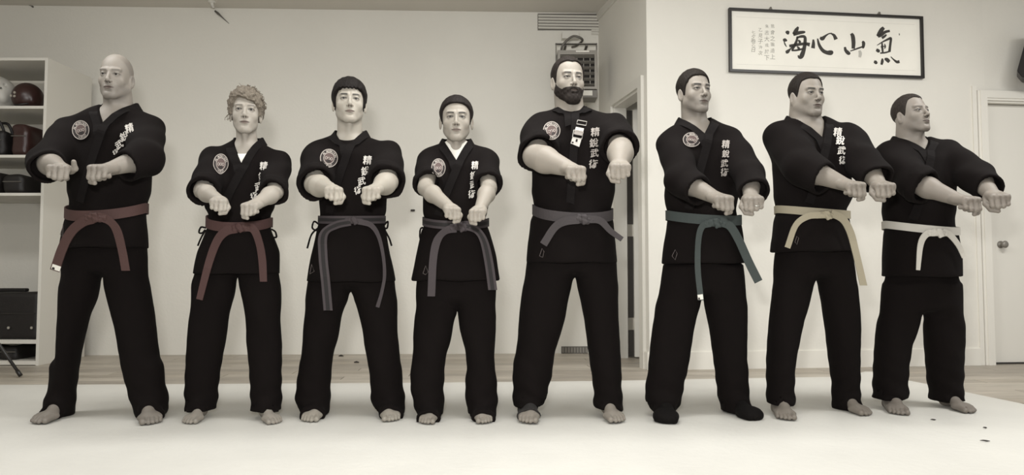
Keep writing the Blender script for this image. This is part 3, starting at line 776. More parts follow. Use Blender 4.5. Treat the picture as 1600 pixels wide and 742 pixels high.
class Head:
    """local frame: x to the picture's right, y out of the face, z up; lengths in metres, scaled by s"""
    def __init__(h, p):
        hd = p['head']; h.s = hd['s']; h.C = V3(at(hd['c'][0], hd['c'][1], p['D'] - hd.get('dy', 0.03)))
        yaw, pit, rol = [math.radians(a) for a in (hd['yaw'], hd.get('pitch', 0), hd.get('roll', 0))]
        fx = np.array((math.cos(yaw), math.sin(yaw), 0)); fy = np.array((math.sin(yaw), -math.cos(yaw), 0)); fz = np.array((0, 0, 1.0))
        fy2 = fy * math.cos(pit) + fz * math.sin(pit); fz2 = fz * math.cos(pit) - fy * math.sin(pit)
        fx2 = fx * math.cos(rol) - fz2 * math.sin(rol); fz3 = fz2 * math.cos(rol) + fx * math.sin(rol)
        h.B = np.stack([fx2, fy2, fz3], 1); h.hd = hd; h.K = np.array((1.0, 1.0, hd.get('zs', 1.09)))
    def loc(h, P): return ((P - h.C.astype(np.float32)) @ h.B.astype(np.float32)) / (h.s * h.K).astype(np.float32)
    def wor(h, L): return h.C + (np.array(L, float) * h.s * h.K) @ h.B.T
    def skull(h, q):
        w = h.hd.get('w', 1.0)
        d = ell(q, (0, -0.016, 0.034), (0.0755 * w, 0.096, 0.083))
        d = smin(d, ell(q, (0, 0.022, -0.022), (0.0655 * w, 0.068, 0.085)), 0.02)
        return d
    def face(h, q, ears=True):
        hd = h.hd; w = hd.get('w', 1.0); jw = hd.get('jaw', 1.0); nl = hd.get('nose', 1.0)
        ax = q.copy(); ax[:, 0] = np.abs(ax[:, 0])
        d = h.skull(q)
        d = smin(d, cone(ax, (0.050 * w * jw, 0.000, -0.055), (0.018, 0.066, -0.098), 0.017, 0.017), 0.022)
        d = smin(d, ell(q, (0, 0.078, -0.099), (0.023 * jw, 0.017, 0.017)), 0.016)            # chin
        d = smin(d, ell(q, (0, 0.070, -0.064), (0.034, 0.024, 0.030)), 0.018)                   # muzzle
        d = smin(d, ell(ax, (0.040 * w, 0.054, -0.028), (0.021, 0.018, 0.018)), 0.020)          # cheek bones
        d = smin(d, cone(ax, (0.010, 0.083, 0.018), (0.044, 0.070, 0.021), 0.009, 0.008), 0.012)   # brow ridge
        d = smax(d, -ell(ax, (0.0315, 0.102, -0.001), (0.017, 0.019, 0.0115)), 0.012)          # sockets
        # eyeball lids
        lid = np.sqrt(((ax - np.array((0.0315, 0.0725, -0.001), np.float32)) ** 2).sum(1)) - 0.0142
        d = smin(d, lid, 0.004)
        d = smax(d, -ell(ax, (0.0318, 0.0885, -0.0015), (0.0135, 0.0115, hd.get('lid', 0.0050) * 1.0)), 0.0012)
        # nose
        d = smin(d, cone(q, (0, 0.084, 0.010), (0, 0.084 + 0.024 * nl, -0.030), 0.0065, 0.0085), 0.008)
        d = smin(d, ell(q, (0, 0.088 + 0.018 * nl, -0.035), (0.0105, 0.0105, 0.0085)), 0.006)
        d = smin(d, ell(ax, (0.0125, 0.096, -0.038), (0.0065, 0.010, 0.0065)), 0.004)
        d = smax(d, -ell(ax, (0.0062, 0.102, -0.0455), (0.0030, 0.0045, 0.0040)), 0.002)
        # lips
        d = smin(d, ell(q, (0, 0.0890, -0.0615), (0.0235, 0.0085, 0.0048)), 0.005)
        d = smin(d, ell(q, (0, 0.0880, -0.0710), (0.0180, 0.0095, 0.0058)), 0.005)
        d = smax(d, -ell(q, (0, 0.0985, -0.0662), (0.0215, 0.0060, 0.0012)), 0.002)
        d = smax(d, -ell(q, (0, 0.0955, -0.0820), (0.017, 0.007, 0.0045)), 0.008)
        if ears:
            e = ax - np.array((0.0790 * w, -0.010, -0.014), np.float32)
            c_, s_ = math.cos(0.35), math.sin(0.35); x_ = e[:, 0] * c_ - (-e[:, 1]) * s_ * -1; 
            xx = e[:, 0] * c_ + e[:, 1] * s_; yy = -e[:, 0] * s_ + e[:, 1] * c_
            ee = np.stack([xx, yy, e[:, 2] + 0.12 * e[:, 1]], 1)
            r = np.sqrt((ee[:, 1] / 0.0165) ** 2 + (ee[:, 2] / 0.031) ** 2)
            ear = ell(ee, (0, 0, 0), (0.0065, 0.0175, 0.0315))
            ear = smax(ear, -ell(ee, (0.0065, 0.002, 0.002), (0.0048, 0.0100, 0.0205)), 0.003)
            d = smin(d, ear, 0.005)
        return d
    def paint(h, V, base, p):
        q = h.loc(V.astype(np.float32)); hd = h.hd; x = np.abs(q[:, 0]); y = q[:, 1]; z = q[:, 2]
        C = np.tile(np.array(base, np.float32), (len(V), 1))
        def mul(m, k): C[:] = C * (1 - m[:, None] * (1 - np.array(k, np.float32)))
        fr = (y > 0.045).astype(np.float32)
        near = (np.abs(q).max(1) < 0.16).astype(np.float32)
        # stubble, scalp
        if hd.get('stubble'):
            m = np.clip(-(z + 0.045) / 0.012, 0, 1) * np.clip((y + 0.0) / 0.02, 0, 1) * near * np.clip((0.135 + z) / .02, 0, 1)
            m *= 1 - np.clip(1 - ((q[:, 0] / 0.024) ** 2 + ((z + 0.067) / 0.011) ** 2), 0, 1); mul(m * hd['stubble'], (0.35, 0.35, 0.38))
        if hd.get('scalp'):
            m = np.clip((z - np.interp(y, [-.1, 0.0, .02, .05, .06], [-.06, -.02, .03, .07, .2])) / 0.015, 0, 1) * near * np.clip((x - 0.03) / .03 + np.clip(-y / .05, 0, 1), 0, 1)
            mul(m * hd['scalp'], (0.4, 0.4, 0.42))
        # lips
        m = np.clip(1.6 - 1.6 * ((q[:, 0] / 0.0260) ** 2 + ((z + 0.0665) / (0.0092 - 0.08 * x)) ** 2), 0, 1) * fr * near * (y > .07)
        mul(m, hd.get('lips', (0.42, 0.34, 0.33)))
        m = np.clip(1 - np.abs(z + 0.0662) / 0.0022, 0, 1) * (x < 0.0245) * (y > .070) * near; mul(m, (0.25, 0.22, 0.22))  # mouth line: shade of the crease put into the colour
        m = np.clip(1.5 - 1.5 * (((x - 0.0062) / 0.0045) ** 2 + ((z + 0.0440) / 0.0045) ** 2), 0, 1) * (y > .085) * near; mul(m, (0.3, 0.26, 0.25))  # nostril hollows: their shade painted into the skin colour
        # brows
        bt = hd.get('brow', 0.0042) * 1.15; bz = 0.0165 + 0.0036 * np.sin(np.clip((x - 0.012) / 0.040, 0, 1) * 2.3) + hd.get('browz', 0)
        m = np.clip(1.5 - np.abs(z - bz) / bt, 0, 1) * np.clip((x - 0.011) / 0.003, 0, 1) * np.clip((0.053 - x) / 0.01, 0, 1) * fr * near
        mul(m * hd.get('browk', 1.0), [hd.get('browc', 0.10)] * 3)
        # lid rims and lashes
        rr = ((x - 0.0318) / 0.0155) ** 2 + ((z + 0.0015) / 0.0066) ** 2
        m = np.clip(1.9 - rr, 0, 1) * (y > 0.06) * near * np.where(z > -0.0015, 1.0, 0.45); mul(m * hd.get('lash', 0.95), (0.16, 0.15, 0.15))
        return C

HAIRLINE = {
 'short':    ([-.12, -.05, -.02, -.002, .018, .034, .052, .070, .085, .12], [-.055, -.050, -.035, -.020, -.022, .030, .048, .068, .074, .08]),
 'receding': ([-.12, -.05, -.02, -.002, .018, .030, .042, .060, .085, .12], [-.055, -.050, -.030, -.015, -.020, .030, .072, .082, .090, .11]),
 'bowl':     ([-.12, -.05, -.02, -.002, .018, .034, .052, .070, .085, .12], [-.070, -.066, -.052, -.020, -.030, .020, .040, .052, .053, .053]),
 'pulled':   ([-.12, -.05, -.02, -.002, .018, .034, .052, .070, .085, .12], [-.050, -.042, -.025, -.010, -.015, .036, .056, .067, .070, .075]),
 'curly':    ([-.12, -.05, -.02, -.002, .018, .034, .052, .070, .085, .12], [-.045, -.035, -.020, -.005, -.016, .022, .040, .050, .052, .053]),
}
def hair_sdf(hd_obj, P):
    hd = hd_obj.hd; q = hd_obj.loc(P); x, y, z = q.T; k = hd['hair']; t = hd.get('t', 0.007)
    base = hd_obj.skull(q)
    n = np.sin(210 * x + 40 * y + 3 * np.sin(60 * z)) * 0.5 + np.sin(150 * y - 90 * x + 2 * np.sin(80 * z)) * 0.5
    hy, hz = HAIRLINE[k]; zl = np.interp(y, hy, hz) - hd.get('low', 0)
    if k == 'receding': zl = zl + 0.0 - 0.020 * np.clip(1 - np.abs(x) / 0.022, 0, 1) * (y > 0.04) * hd.get('peak', 1)
    if k == 'short': zl = zl + 0.010 * np.clip((np.abs(x) - .02) / .02, 0, 1) * (y > .045)
    if k == 'bowl':
        zl = zl + 0.0035 * np.sin(330 * x + 1) * (y > 0.03) - 0.004 * np.clip(1 - np.abs(x) / .05, 0, 1); tt = t * (1 + 0.3 * np.clip(z / .1, 0, 1)); amp = 0.0016
    elif k == 'curly':
        s1 = np.sin(95 * x + 3 * np.sin(60 * z + 2)) * np.sin(88 * y + 2.5 * np.sin(70 * x)) * np.sin(92 * z + 2 * np.sin(66 * y)); tt = t + 0.010 * s1 + 0.004 * np.clip(z / .1, 0, 1); amp = 0.0015
        zl = zl + 0.008 * s1 - 0.014 * np.clip((x - 0.0) / 0.05, 0, 1) * (y > 0.02) + 0.012 * np.clip(-(x - 0.0) / 0.04, 0, 1) * (y > .05)
    else: tt = t * np.clip(0.55 + (z + 0.02) / 0.09, 0.45, 1.25); amp = 0.0009
    d = base - tt - amp * n
    d = smax(d, (zl - z) * 0.8, 0.004)
    if k == 'pulled': d = smin(d, ell(q, (0.006, -0.118, 0.028), (0.028, 0.026, 0.028)) - .001 * n, 0.006)
    if k == 'curly':
        d = smin(d, ell(q, (0.05, -0.06, 0.03), (0.045, 0.05, 0.055)) - 0.007 * s1, 0.01)
        d = smax(d, -ell(q, (0, 0.075, -0.03), (0.058, 0.06, 0.072)), 0.004)
    return d
def beard_sdf(h, P):
    q = h.loc(P); x, y, z = q.T; ax = np.abs(x)
    d = h.face(q, False) - 0.0045 - 0.0012 * np.sin(260 * x) * np.sin(240 * z + 90 * y)
    d = smin(d, ell(q, (0, 0.070, -0.108), (0.036, 0.026, 0.020)), 0.02)
    zb = np.interp(y, [-.01, .015, .045, .062, .072, .1], [.0, -.022, -.046, -.058, -.052, -.048])
    zb = np.where((ax < 0.03) & (y > .06), -0.050, zb)
    d = smax(d, (z - zb) * 0.9, 0.003); d = smax(d, (-0.004 - y) , 0.004)
    d = smax(d, -ell(q, (0, 0.100, -0.0675), (0.0175, 0.03, 0.0055)), 0.002)
    return np.maximum(d, (-.128 - z))

def frame_from(y, zhint, xs):
    y = np.array(y, float); y /= np.linalg.norm(y); z = np.array(zhint, float); z -= y * (z @ y); z /= np.linalg.norm(z)
    x = np.cross(y, z); 
    if x[0] * xs < 0: x = -x
    return np.stack([x, y, z], 1)

def fist_sdf(q, thumb_up=False):
    """x to the thumb side, y forward, z back of the hand; knuckle row at y = 0"""
    d = sdfbox(q, (0.000, -0.034, 0.000), (0.037, 0.042, 0.0150), 0.014)
    d = smin(d, cone(q, (0.020, -0.075, -0.002), (0.024, -0.012, 0.000), 0.016, 0.015), 0.014)
    d = smin(d, cone(q, (-0.020, -0.075, -0.002), (-0.024, -0.012, -0.003), 0.015, 0.013), 0.014)
    fx = (0.0295, 0.0098, -0.0098, -0.0285); fl = (0.036, 0.040, 0.037, 0.030); fr = (0.0102, 0.0104, 0.0098, 0.0088); fk = (0.001, 0.005, 0.002, -0.005)
    fing = None
    for x_, l_, r_, k_ in zip(fx, fl, fr, fk):
        a = (x_, -0.006 + k_, 0.004); b = (x_ * 0.94, 0.009 + k_, -l_ * 0.86); c = (x_ * 0.88, -0.024 + k_, -l_ * 0.90 - 0.002); e = (x_ * 0.86, -0.024 + k_, -0.018)
        g = smin(cone(q, a, b, r_ * 1.03, r_), cone(q, b, c, r_, r_ * .92), 0.003)
        g = smin(g, cone(q, c, e, r_ * .92, r_ * .85), 0.003)
        g = smin(g, np.sqrt(((q - np.array((x_, 0.000 + k_, 0.006), np.float32)) ** 2).sum(1)) - r_ * .98, 0.004)
        fing = g if fing is None else smin(fing, g, 0.0012)
    d = smin(d, fing, 0.005)
    if thumb_up:
        t = smin(cone(q, (0.034, -0.068, -0.004), (0.050, -0.040, 0.004), 0.0155, 0.0125), cone(q, (0.050, -0.040, 0.004), (0.049, -0.024, 0.030), 0.0115, 0.0088), 0.004)
    else:
        t = smin(cone(q, (0.026, -0.068, -0.008), (0.0405, -0.030, -0.026), 0.017, 0.0130), cone(q, (0.0405, -0.030, -0.026), (0.030, -0.002, -0.047), 0.0120, 0.0108), 0.004)
        t = smin(t, cone(q, (0.030, -0.002, -0.047), (0.008, 0.010, -0.052), 0.0105, 0.0088), 0.003)
    return smin(d, t, 0.004)

def foot_sdf(q, m):
    """y from the heel (0) to the toes (0.25), x towards the big toe times m"""
    q = q.copy(); q[:, 0] *= m
    d = ell(q, (0, 0.036, 0.030), (0.030, 0.038, 0.032))
    d = smin(d, cone(q, (0, 0.052, 0.075), (0.0, 0.048, 0.20), 0.033, 0.036), 0.03)
    d = smin(d, cone(q, (0.003, 0.062, 0.056), (0.008, 0.165, 0.022), 0.036, 0.020), 0.03)
    d = smin(d, ell(q, (0.002, 0.172, 0.018), (0.045, 0.040, 0.019)), 0.018)
    d = smin(d, cone(q, (-0.020, 0.05, 0.018), (-0.030, 0.165, 0.014), 0.019, 0.014), 0.02)
    d = smin(d, ell(q, (0.030, 0.055, 0.072), (0.012, 0.014, 0.014)), 0.012)
    toes = cone(q, (0.026, 0.190, 0.017), (0.024, 0.238, 0.0125), 0.0145, 0.0125)
    for x_, y_, r_ in ((0.003, 0.241, 0.0092), (-0.013, 0.233, 0.0088), (-0.027, 0.221, 0.0084), (-0.0395, 0.205, 0.0082)):
        g = smin(cone(q, (x_ * .95, 0.185, 0.020), (x_, y_ - 0.018, 0.017), r_, r_ * .92), cone(q, (x_, y_ - 0.018, 0.017), (x_, y_, 0.0095), r_ * .92, r_), 0.003)
        toes = smin(toes, g, 0.0015)
    d = smin(d, toes, 0.006)
    return smax(d, -q[:, 2], 0.003)

HAIRMATS = {}
def hair_mat(c):
    k = tuple(c)
    if k not in HAIRMATS: HAIRMATS[k] = mat('hair_%d' % len(HAIRMATS), c, 0.65, 0.9, 40, 0.45, 55, spec=0.12, stretch=(5, 5, 1.0))
    return HAIRMATS[k]

def ribbon(pairs, th, name, mats, parent, stripes=None, out=None):
    """band through pairs of edge points; out(i) gives the thickness direction; stripes: fractions and material per row"""
    rows = stripes or [(0, 1, 0)]
    V = []; Fs = []; fm = []
    n = len(pairs)
    for k, (f0, f1, mi) in enumerate(rows):
        o = len(V)
        for i, (a, b) in enumerate(pairs):
            a = Vector(a); b = Vector(b); nn = out(i) if out else Vector((0, -1, 0))
            p, q = a.lerp(b, f0), a.lerp(b, f1)
            V += [p, q, q + nn * th, p + nn * th]
        for i in range(n - 1):
            s = o + i * 4; e = s + 4
            for j in range(4):
                Fs.append((s + j, s + (j + 1) % 4, e + (j + 1) % 4, e + j)); fm.append(mi)
        Fs += [(o, o + 3, o + 2, o + 1), tuple(o + (n - 1) * 4 + j for j in range(4))]; fm += [mi, mi]
    me = MB(); me.v = [tuple(v) for v in V]; me.f = Fs; me.m = fm
    return me.build(name, mats, parent, smooth=False)

def make_person(p):
    D = p['D']; k = p.get('k', 1.0)
    hd = Head(p)
    # ---- lofts
    bd_ = p.get('belly', 0.122)
    zt = zof(p['torso'][0][0], D); zb = zof(p['belt_y'], D)
    zs = p['skirt'][-1][0]; zh = zof(zs, D)
    bf = lambda z: float(np.interp(z, [zh, zb - .03, zb + .02, zb + .12, zt - .12, zt - .04, zt], [0.145 * k + .5 * (bd_ - .12), 0.128 * k + .7 * (bd_ - .12), bd_, bd_ + .006, 0.118 * k, 0.09 * k, 0.05]))
    cyf = lambda z: D + float(np.interp(z, [zh, zb, zt - .15, zt], [0.0, 0.0, 0.0, 0.02]))
    T = Loft(p['torso'] + p['skirt'], cyf, bf, 120, 2)
    J = p['jn'] if 'jn' in p else {}
    seed = p['seed']
    arms = []
    for sd in ('R', 'L'):
        a = p['arm' + sd]; off = a.get('off', (0.0, 0.22, 0.40, 0.47))
        S = V3(at(*a['s'], D - off[0])); E = V3(at(*a['e'], D - off[1])); W_ = V3(at(*a['w'], D - off[2])); Fc = V3(at(*a['f'], D - off[3]))
        arms.append(dict(a, S=S, E=E, W=W_, Fc=Fc, sd=sd))
    # neck opening
    nz0 = zof(p['V'][1], D - .1); Vx = at(p['V'][0], p['V'][1], D - .10).x
    NL = at(*p['NL'], D - .02); NR = at(*p['NR'], D - .02); ncx = (NL.x + NR.x) / 2; nw = (NR.x - NL.x) / 2; ncy = D + 0.012
    ztop = (NL.z + NR.z) / 2
    npw = p.get('vpow', 1.0)
    def vcut(P, g=0.0):
        t = np.clip((P[:, 2] - nz0) / max(.01, ztop - nz0), 0, 1.3) ** npw
        xl = Vx + (NL.x - Vx) * t - g; xr_ = Vx + (NR.x - Vx) * t + g
        d = np.maximum(np.maximum(xl - P[:, 0], P[:, 0] - xr_), np.maximum(P[:, 1] - ncy, nz0 - g - P[:, 2]))
        q = P[:, :2] - np.array((ncx, ncy), np.float32)
        r = np.sqrt((q[:, 0] / (nw + g)) ** 2 + (q[:, 1] / (nw * .98 + g)) ** 2) - 1
        return np.minimum(d, np.maximum(r * nw, ztop - .065 - P[:, 2]))
    # ---- body (skin): one mesh
    neckb = np.array((ncx, D + 0.012, ztop - 0.075)); 
    nr = hd.hd.get('neck', 0.054) * k
    necka = hd.wor((0, -0.018, -0.035))
    def chest(P, infl=0.0):
        d = T.sdf(P, 0.016 - infl, z0=zb - .3)
        return d
    def headneck(P):
        q = hd.loc(P); d = hd.face(q) * hd.s
        n = cone(P, necka, neckb, nr * .98, nr * 1.08)
        ax = q.copy(); ax[:, 0] = np.abs(ax[:, 0])
        d = smin(d, n, 0.018)
        # larynx and the two neck cords
        fr_ = neckb + np.array((0, -nr * .95, 0.0)); d = smin(d, cone(P, hd.wor((0, .030, -.118)), fr_, .012, .010), 0.02)
        c = smax(chest(P), P[:, 2] - (ztop - .02), 0.03)
        c = np.maximum(c, nz0 - 0.05 - P[:, 2]); c = np.maximum(c, np.abs(P[:, 0] - ncx) - nw - 0.035)
        d = smin(d, c, 0.035)
        return d
    C = hd.C
    lo = np.array((min(C[0], ncx) - .125, min(C[1], D) - .17, nz0 - .06)); hi = np.array((max(C[0], ncx) + .125, D + .15, C[2] + .14))
    Vh, Qh = mesh_sdf(headneck, lo, hi, 0.0027)
    base = np.array(p.get('skin', (0.46, 0.415, 0.355))) * np.array((.63, .625, .625))
    cols = [hd.paint(Vh, base, p)]; Vs = [Vh]; Qs = [Qh]; off_ = len(Vh)
    hs = p.get('hand', 1.0)
    for a in arms:
        sg = 1 if a['sd'] == 'R' else -1
        fd_ = a['W'] - a['E']; fd_ = fd_ / np.linalg.norm(fd_)
        hdv = a['Fc'] - a['W']; hdv = hdv / np.linalg.norm(hdv); hdv = hdv * .5 + np.array((0, -1, -.12)) * .5
        B = frame_from(hdv, a.get('up', (0, 0, 1)), sg); a['B'] = B
        wr_ = a.get('wr', 0.0265) * hs; er = a.get('er', 0.044) * k; org = a['Fc'].astype(np.float32)
        wl = org + (B[:, 1] * -0.082 * hs).astype(np.float32)
        mid = a['E'] + (wl - a['E']) * .30
        def fa(P, a=a, B=B, org=org, wl=wl, wr_=wr_, er=er, mid=mid):
            q = ((P - org) @ B.astype(np.float32)) / hs
            d = fist_sdf(q, a.get('thumb_up', False)) * hs
            f_ = smin(cone(P, a['E'], mid, er, er * 1.02), cone(P, mid, wl, er * 1.02, wr_), 0.02)
            return smin(d, f_, 0.016)
        pts = np.stack([a['E'], wl, a['Fc'], a['Fc'] + B[:, 1] * .03, a['Fc'] - B[:, 2] * .05])
        Va, Qa = mesh_sdf(fa, pts.min(0) - .062, pts.max(0) + .062, 0.0030)
        Vs.append(Va); Qs.append(Qa + off_); off_ += len(Va)
        c = np.tile(base * 1.02, (len(Va), 1))
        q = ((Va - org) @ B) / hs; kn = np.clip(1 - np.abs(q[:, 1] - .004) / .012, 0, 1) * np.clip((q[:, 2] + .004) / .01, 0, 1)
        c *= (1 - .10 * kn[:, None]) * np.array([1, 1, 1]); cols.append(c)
    feet = []
    for f_ in p['feet']:
        tip = on_floor(*f_['tip'], 0.018); fs = f_.get('s', 1.0); L_ = p['legs'][len(feet)][-1]; hx = (L_[1] + L_[2]) / 2 + f_.get('dx', 0)
        best = (1e9, 0)
        for ad in range(-85, 86):
            an = math.radians(ad); q_ = (tip.x - math.sin(an) * .20 * fs, tip.y + math.cos(an) * .20 * fs); u_ = PX0 + F * q_[0] / (q_[1] * CP - .6 * SP)
            best = min(best, (abs(u_ - hx), ad))
        ang = math.radians(best[1]); dirv = np.array((math.sin(ang), -math.cos(ang), 0)); fs = f_.get('s', 1.0)
        B = np.stack([np.cross(dirv, (0, 0, 1)), dirv, (0, 0, 1)], 1)
        if B[0, 0] < 0: B[:, 0] *= -1
        heel = np.array((tip.x, tip.y, 0.0165)) - dirv * 0.25 * fs
        f_.update(B=B, heel=heel, fs=fs, ank=heel + dirv * .05 * fs); feet.append(f_)
        m = f_['m']
        ff = lambda P, B=B, heel=heel, fs=fs, m=m: foot_sdf(((P - heel.astype(np.float32)) @ B.astype(np.float32)) / fs, m) * fs
        f_['f'] = ff
        if not f_.get('shoe'):
            pts = np.stack([heel, np.array((tip.x, tip.y, 0.1))]); lo, hi = pts.min(0) - .075, pts.max(0) + .075; lo[2] = 0.008; hi[2] = 0.145
            Vf, Qf = mesh_sdf(ff, lo, hi, 0.0036)
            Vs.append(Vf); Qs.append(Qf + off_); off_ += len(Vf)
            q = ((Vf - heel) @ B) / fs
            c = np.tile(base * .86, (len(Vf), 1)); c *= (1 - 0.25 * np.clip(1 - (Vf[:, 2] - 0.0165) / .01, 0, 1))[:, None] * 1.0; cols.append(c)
    # hidden trunk and limbs, coarse
    legs = p['legs']; hipz = zof(p['crotch'][1], D) + .10
    bk = lambda z: float(np.interp(z, [0.05, .12, .45, .75, hipz], [0.085, .080, .080, .098, .115])) * k
    leglofts = []
    for i, L in enumerate(legs):
        ay = feet[i]['ank'][1] + 0.01
        cyl = lambda z, ay=ay: float(np.interp(z, [0.05, hipz], [ay, D + .01]))
        leglofts.append(Loft(L + [(L[-1][0] + 9, L[-1][1], L[-1][2])], cyl, bk, 110, 1))
    def trunk(P):
        d = T.sdf(P, 0.03, z0=zb - .12, z1=ztop - .05)
        for a in arms: d = smin(d, smin(cone(P, a['S'] + np.array((0, .01, 0)), a['E'], .052 * k, .042 * k), cone(P, a['E'], a['E'] + (a['W'] - a['E']) * .3, .042 * k, .036 * k), .01), .03)
        for i, L in enumerate(leglofts):
            x, y, aa, bb = L.par(hipz - .05); f_ = feet[i]; kn = L.par(0.47)
            K = np.array((kn[0], kn[1], .47)); Hh = np.array((x, y, hipz)); A = f_['ank'] + np.array((0, 0, .10))
            r = min(.085 * k, aa * .8)
            d = smin(d, smin(cone(P, Hh, K, r, .046), cone(P, K, A, .044, .030), .03), .04)
        return d
    lo = np.array((min(a['E'][0] for a in arms) - .1, min(a['W'][1] for a in arms) - .05, 0.10)); lo[0] = min(lo[0], min(f['heel'][0] for f in feet) - .1)
    hi = np.array((max(a['E'][0] for a in arms) + .1, D + .2, ztop + .02)); hi[0] = max(hi[0], max(f['heel'][0] for f in feet) + .1)
    Vt, Qt = mesh_sdf(trunk, lo, hi, 0.014)
    Vs.append(Vt); Qs.append(Qt + off_); cols.append(np.tile(base, (len(Vt), 1)))
    root = empty('person', Vector(((feet[0]['heel'][0] + feet[1]['heel'][0]) / 2, D, 0.016)))
    tag(root, p['label'], 'person', 'martial artists standing in a row')
    body = mesh_np('body', np.concatenate(Vs), np.concatenate(Qs), M_skin, root, True, np.concatenate(cols))
    # ---- eyes
    gz = p.get('gaze', (0.0, 1.0, 0.03))
    for sx in (-1, 1):
        c = hd.wor((sx * 0.0315, 0.0725, -0.001)); g = hd.B @ (np.array(gz) / np.linalg.norm(gz))
        V = []; Q = []; cl = []; R_ = 0.0121 * hd.s; u = np.cross(g, (0.1, 0.2, 1)); u /= np.linalg.norm(u); w = np.cross(g, u)
        th = [0, .10, .20, .24, .38, .50, .56, .8, 1.1, 1.5, 2.0, 2.6, math.pi]
        for t in th:
            for j in range(20):
                f = 2 * math.pi * j / 20; V.append(c + R_ * (g * math.cos(t) + (u * math.cos(f) + w * math.sin(f)) * math.sin(t)) * (1.0 if t > .56 else 1.0))
                cl.append((0.008,) * 3 if t < .22 else p.get('iris', (0.025, 0.021, 0.018)) if t < .53 else (0.23, 0.21, 0.185))
        for i in range(len(th) - 1):
            for j in range(20): Q.append((i * 20 + j, i * 20 + (j + 1) % 20, (i + 1) * 20 + (j + 1) % 20, (i + 1) * 20 + j))
        mesh_np('eye', np.array(V), Q, M_eye, root, True, np.array(cl))
    # ---- hair, beard
    if hd.hd.get('hair'):
        V, Q = mesh_sdf(lambda P: hair_sdf(hd, P) * hd.s, C - .15, C + .155, 0.0036)
        hair = mesh_np('hair', V, Q, hair_mat(hd.hd['hairc']), root)
        mb = MB(); rnd = random.Random(seed)
        for (x, y, z, dx, dy, dz, l) in hd.hd.get('wisps', []):
            for j in range(5):
                a = np.array((x, y, z)) + np.array([rnd.uniform(-.006, .006) for _ in range(3)])
                b = a + np.array((dx, dy, dz)) * l * rnd.uniform(.5, 1); m_ = (a + b) / 2 + np.array([rnd.uniform(-.012, .012) for _ in range(3)])
                mb.tube(catmull([hd.wor(a), hd.wor(m_), hd.wor(b)], 5), 0.0009, 4)
        if hd.hd['hair'] == 'curly':
            for j in range(150):
                th = rnd.uniform(-2.7, 2.7); ph = rnd.uniform(-.1, 1.45); r = np.array((.086, .108, .094)); cc = np.array((0.006, -.020, .036))
                dr_ = np.array((math.sin(th) * math.cos(ph), -math.cos(th) * math.cos(ph), math.sin(ph)))
                if dr_[1] > .55 and dr_[2] < .62: continue
                a = cc + dr_ * r; pts_ = []; u_ = np.cross(dr_, (rnd.uniform(-1, 1), rnd.uniform(-1, 1), .3)); u_ /= np.linalg.norm(u_); w_ = np.cross(dr_, u_)
                for q_ in range(7):
                    f = q_ * rnd.uniform(.7, .9) + j; rr = .011
                    pts_.append(hd.wor(a + rr * (u_ * math.cos(f) + w_ * math.sin(f) * .7) + dr_ * (.003 * q_ - .006) + u_ * .0025 * q_))
                mb.tube(catmull(pts_, 3), [.0016] * ((len(pts_) - 1) * 3 + 1), 4)
        if mb.v: tag(mb.build('loose_strands', hair_mat(hd.hd['hairc']), hair, smooth=True), kind='stuff')
    if hd.hd.get('beard'):
        V, Q = mesh_sdf(lambda P: beard_sdf(hd, P) * hd.s, C - (.10, .14, .15), C + (.10, .10, .02), 0.0028)
        mesh_np('beard', V, Q, hair_mat((0.018, 0.014, 0.012)), root)
    # ---- jacket
    def folds(P, amp, kx, kz, s_):
        x, y, z = P.T
        return amp * (0.6 * np.sin(kx * (x + .35 * z) + 2.2 * np.sin(7 * z + s_) + 9 * y + s_) + .4 * np.sin(kz * (z - .5 * x) + 1.8 * np.sin(13 * x + 2 * s_) + 11 * y))
    for a in arms:
        c0, c1 = a.get('cuff', 0.0), a.get('rc', .075)
        v = (a['W'] - a['E'])
        a['K'] = a['E'] + v * c0 if c0 >= 0 else a['E'] + (a['E'] - a['S']) * c0
        ax_ = (v / np.linalg.norm(v)) if c0 > .12 else ((a['E'] - a['S']) / np.linalg.norm(a['E'] - a['S']) * .5 + v / np.linalg.norm(v) * .5)
        ax_ = ax_ / np.linalg.norm(ax_); a['ax'] = ax_
        a['K'] = a['K'] + np.array((0, 0, -a.get('sag', .012)))
    def sleeve(P, a, ins=0.0):
        kk = k * p.get('sl', .9); rs, re, rc = a.get('rs', .082) * kk, a.get('re', .078) * kk, a.get('rc', .075) * kk
        end = a['K'] + a['ax'] * .06
        if a.get('cuff', 0) > .12:
            d = smin(cone(P, a['S'], a['E'], rs - ins, re - ins), cone(P, a['E'], end, re - ins, rc - ins), 0.02)
        else: d = cone(P, a['S'], end, rs - ins, rc - ins); d = smin(d, cone(P, a['S'], a['E'], rs - ins, re * .9 - ins), .02)
        return d
    def jacket(P):
        d = T.sdf(P, 0.0)
        d = d + folds(P, 0.0035, 30, 24, seed)
        sh_ = zt + 1
        d = smax(d, P[:, 2] - (ztop + .005), 0.01)
        for a in arms:
            s = sleeve(P, a) + folds(P, .006, 34, 46, seed + 3) 
            pl = (P - a['K'].astype(np.float32)) @ a['ax'].astype(np.float32)
            hol = np.maximum(s + .016, -pl - .055)
            s = smax(s, pl + .004 * np.sin(40 * P[:, 0] + seed), .004)
            if a.get('cuff', 0) <= .25:    # rolled cuff: a fatter ring at the end
                ring = np.maximum(np.maximum(sleeve(P, a, -.004) + .003 * np.sin(60 * P[:, 0] + 40 * P[:, 2]), pl), -pl - .045); s = smin(s, ring, .004)
            s = smax(s, -hol, .003)
            a['hol'] = hol
            d = smin(d, s, 0.042)
        for a in arms:
            pl = (P - a['K'].astype(np.float32)) @ a['ax'].astype(np.float32)
            d = smax(d, -np.maximum(a['hol'], -pl - .05), .003)
        return smax(d, -vcut(P), 0.005)
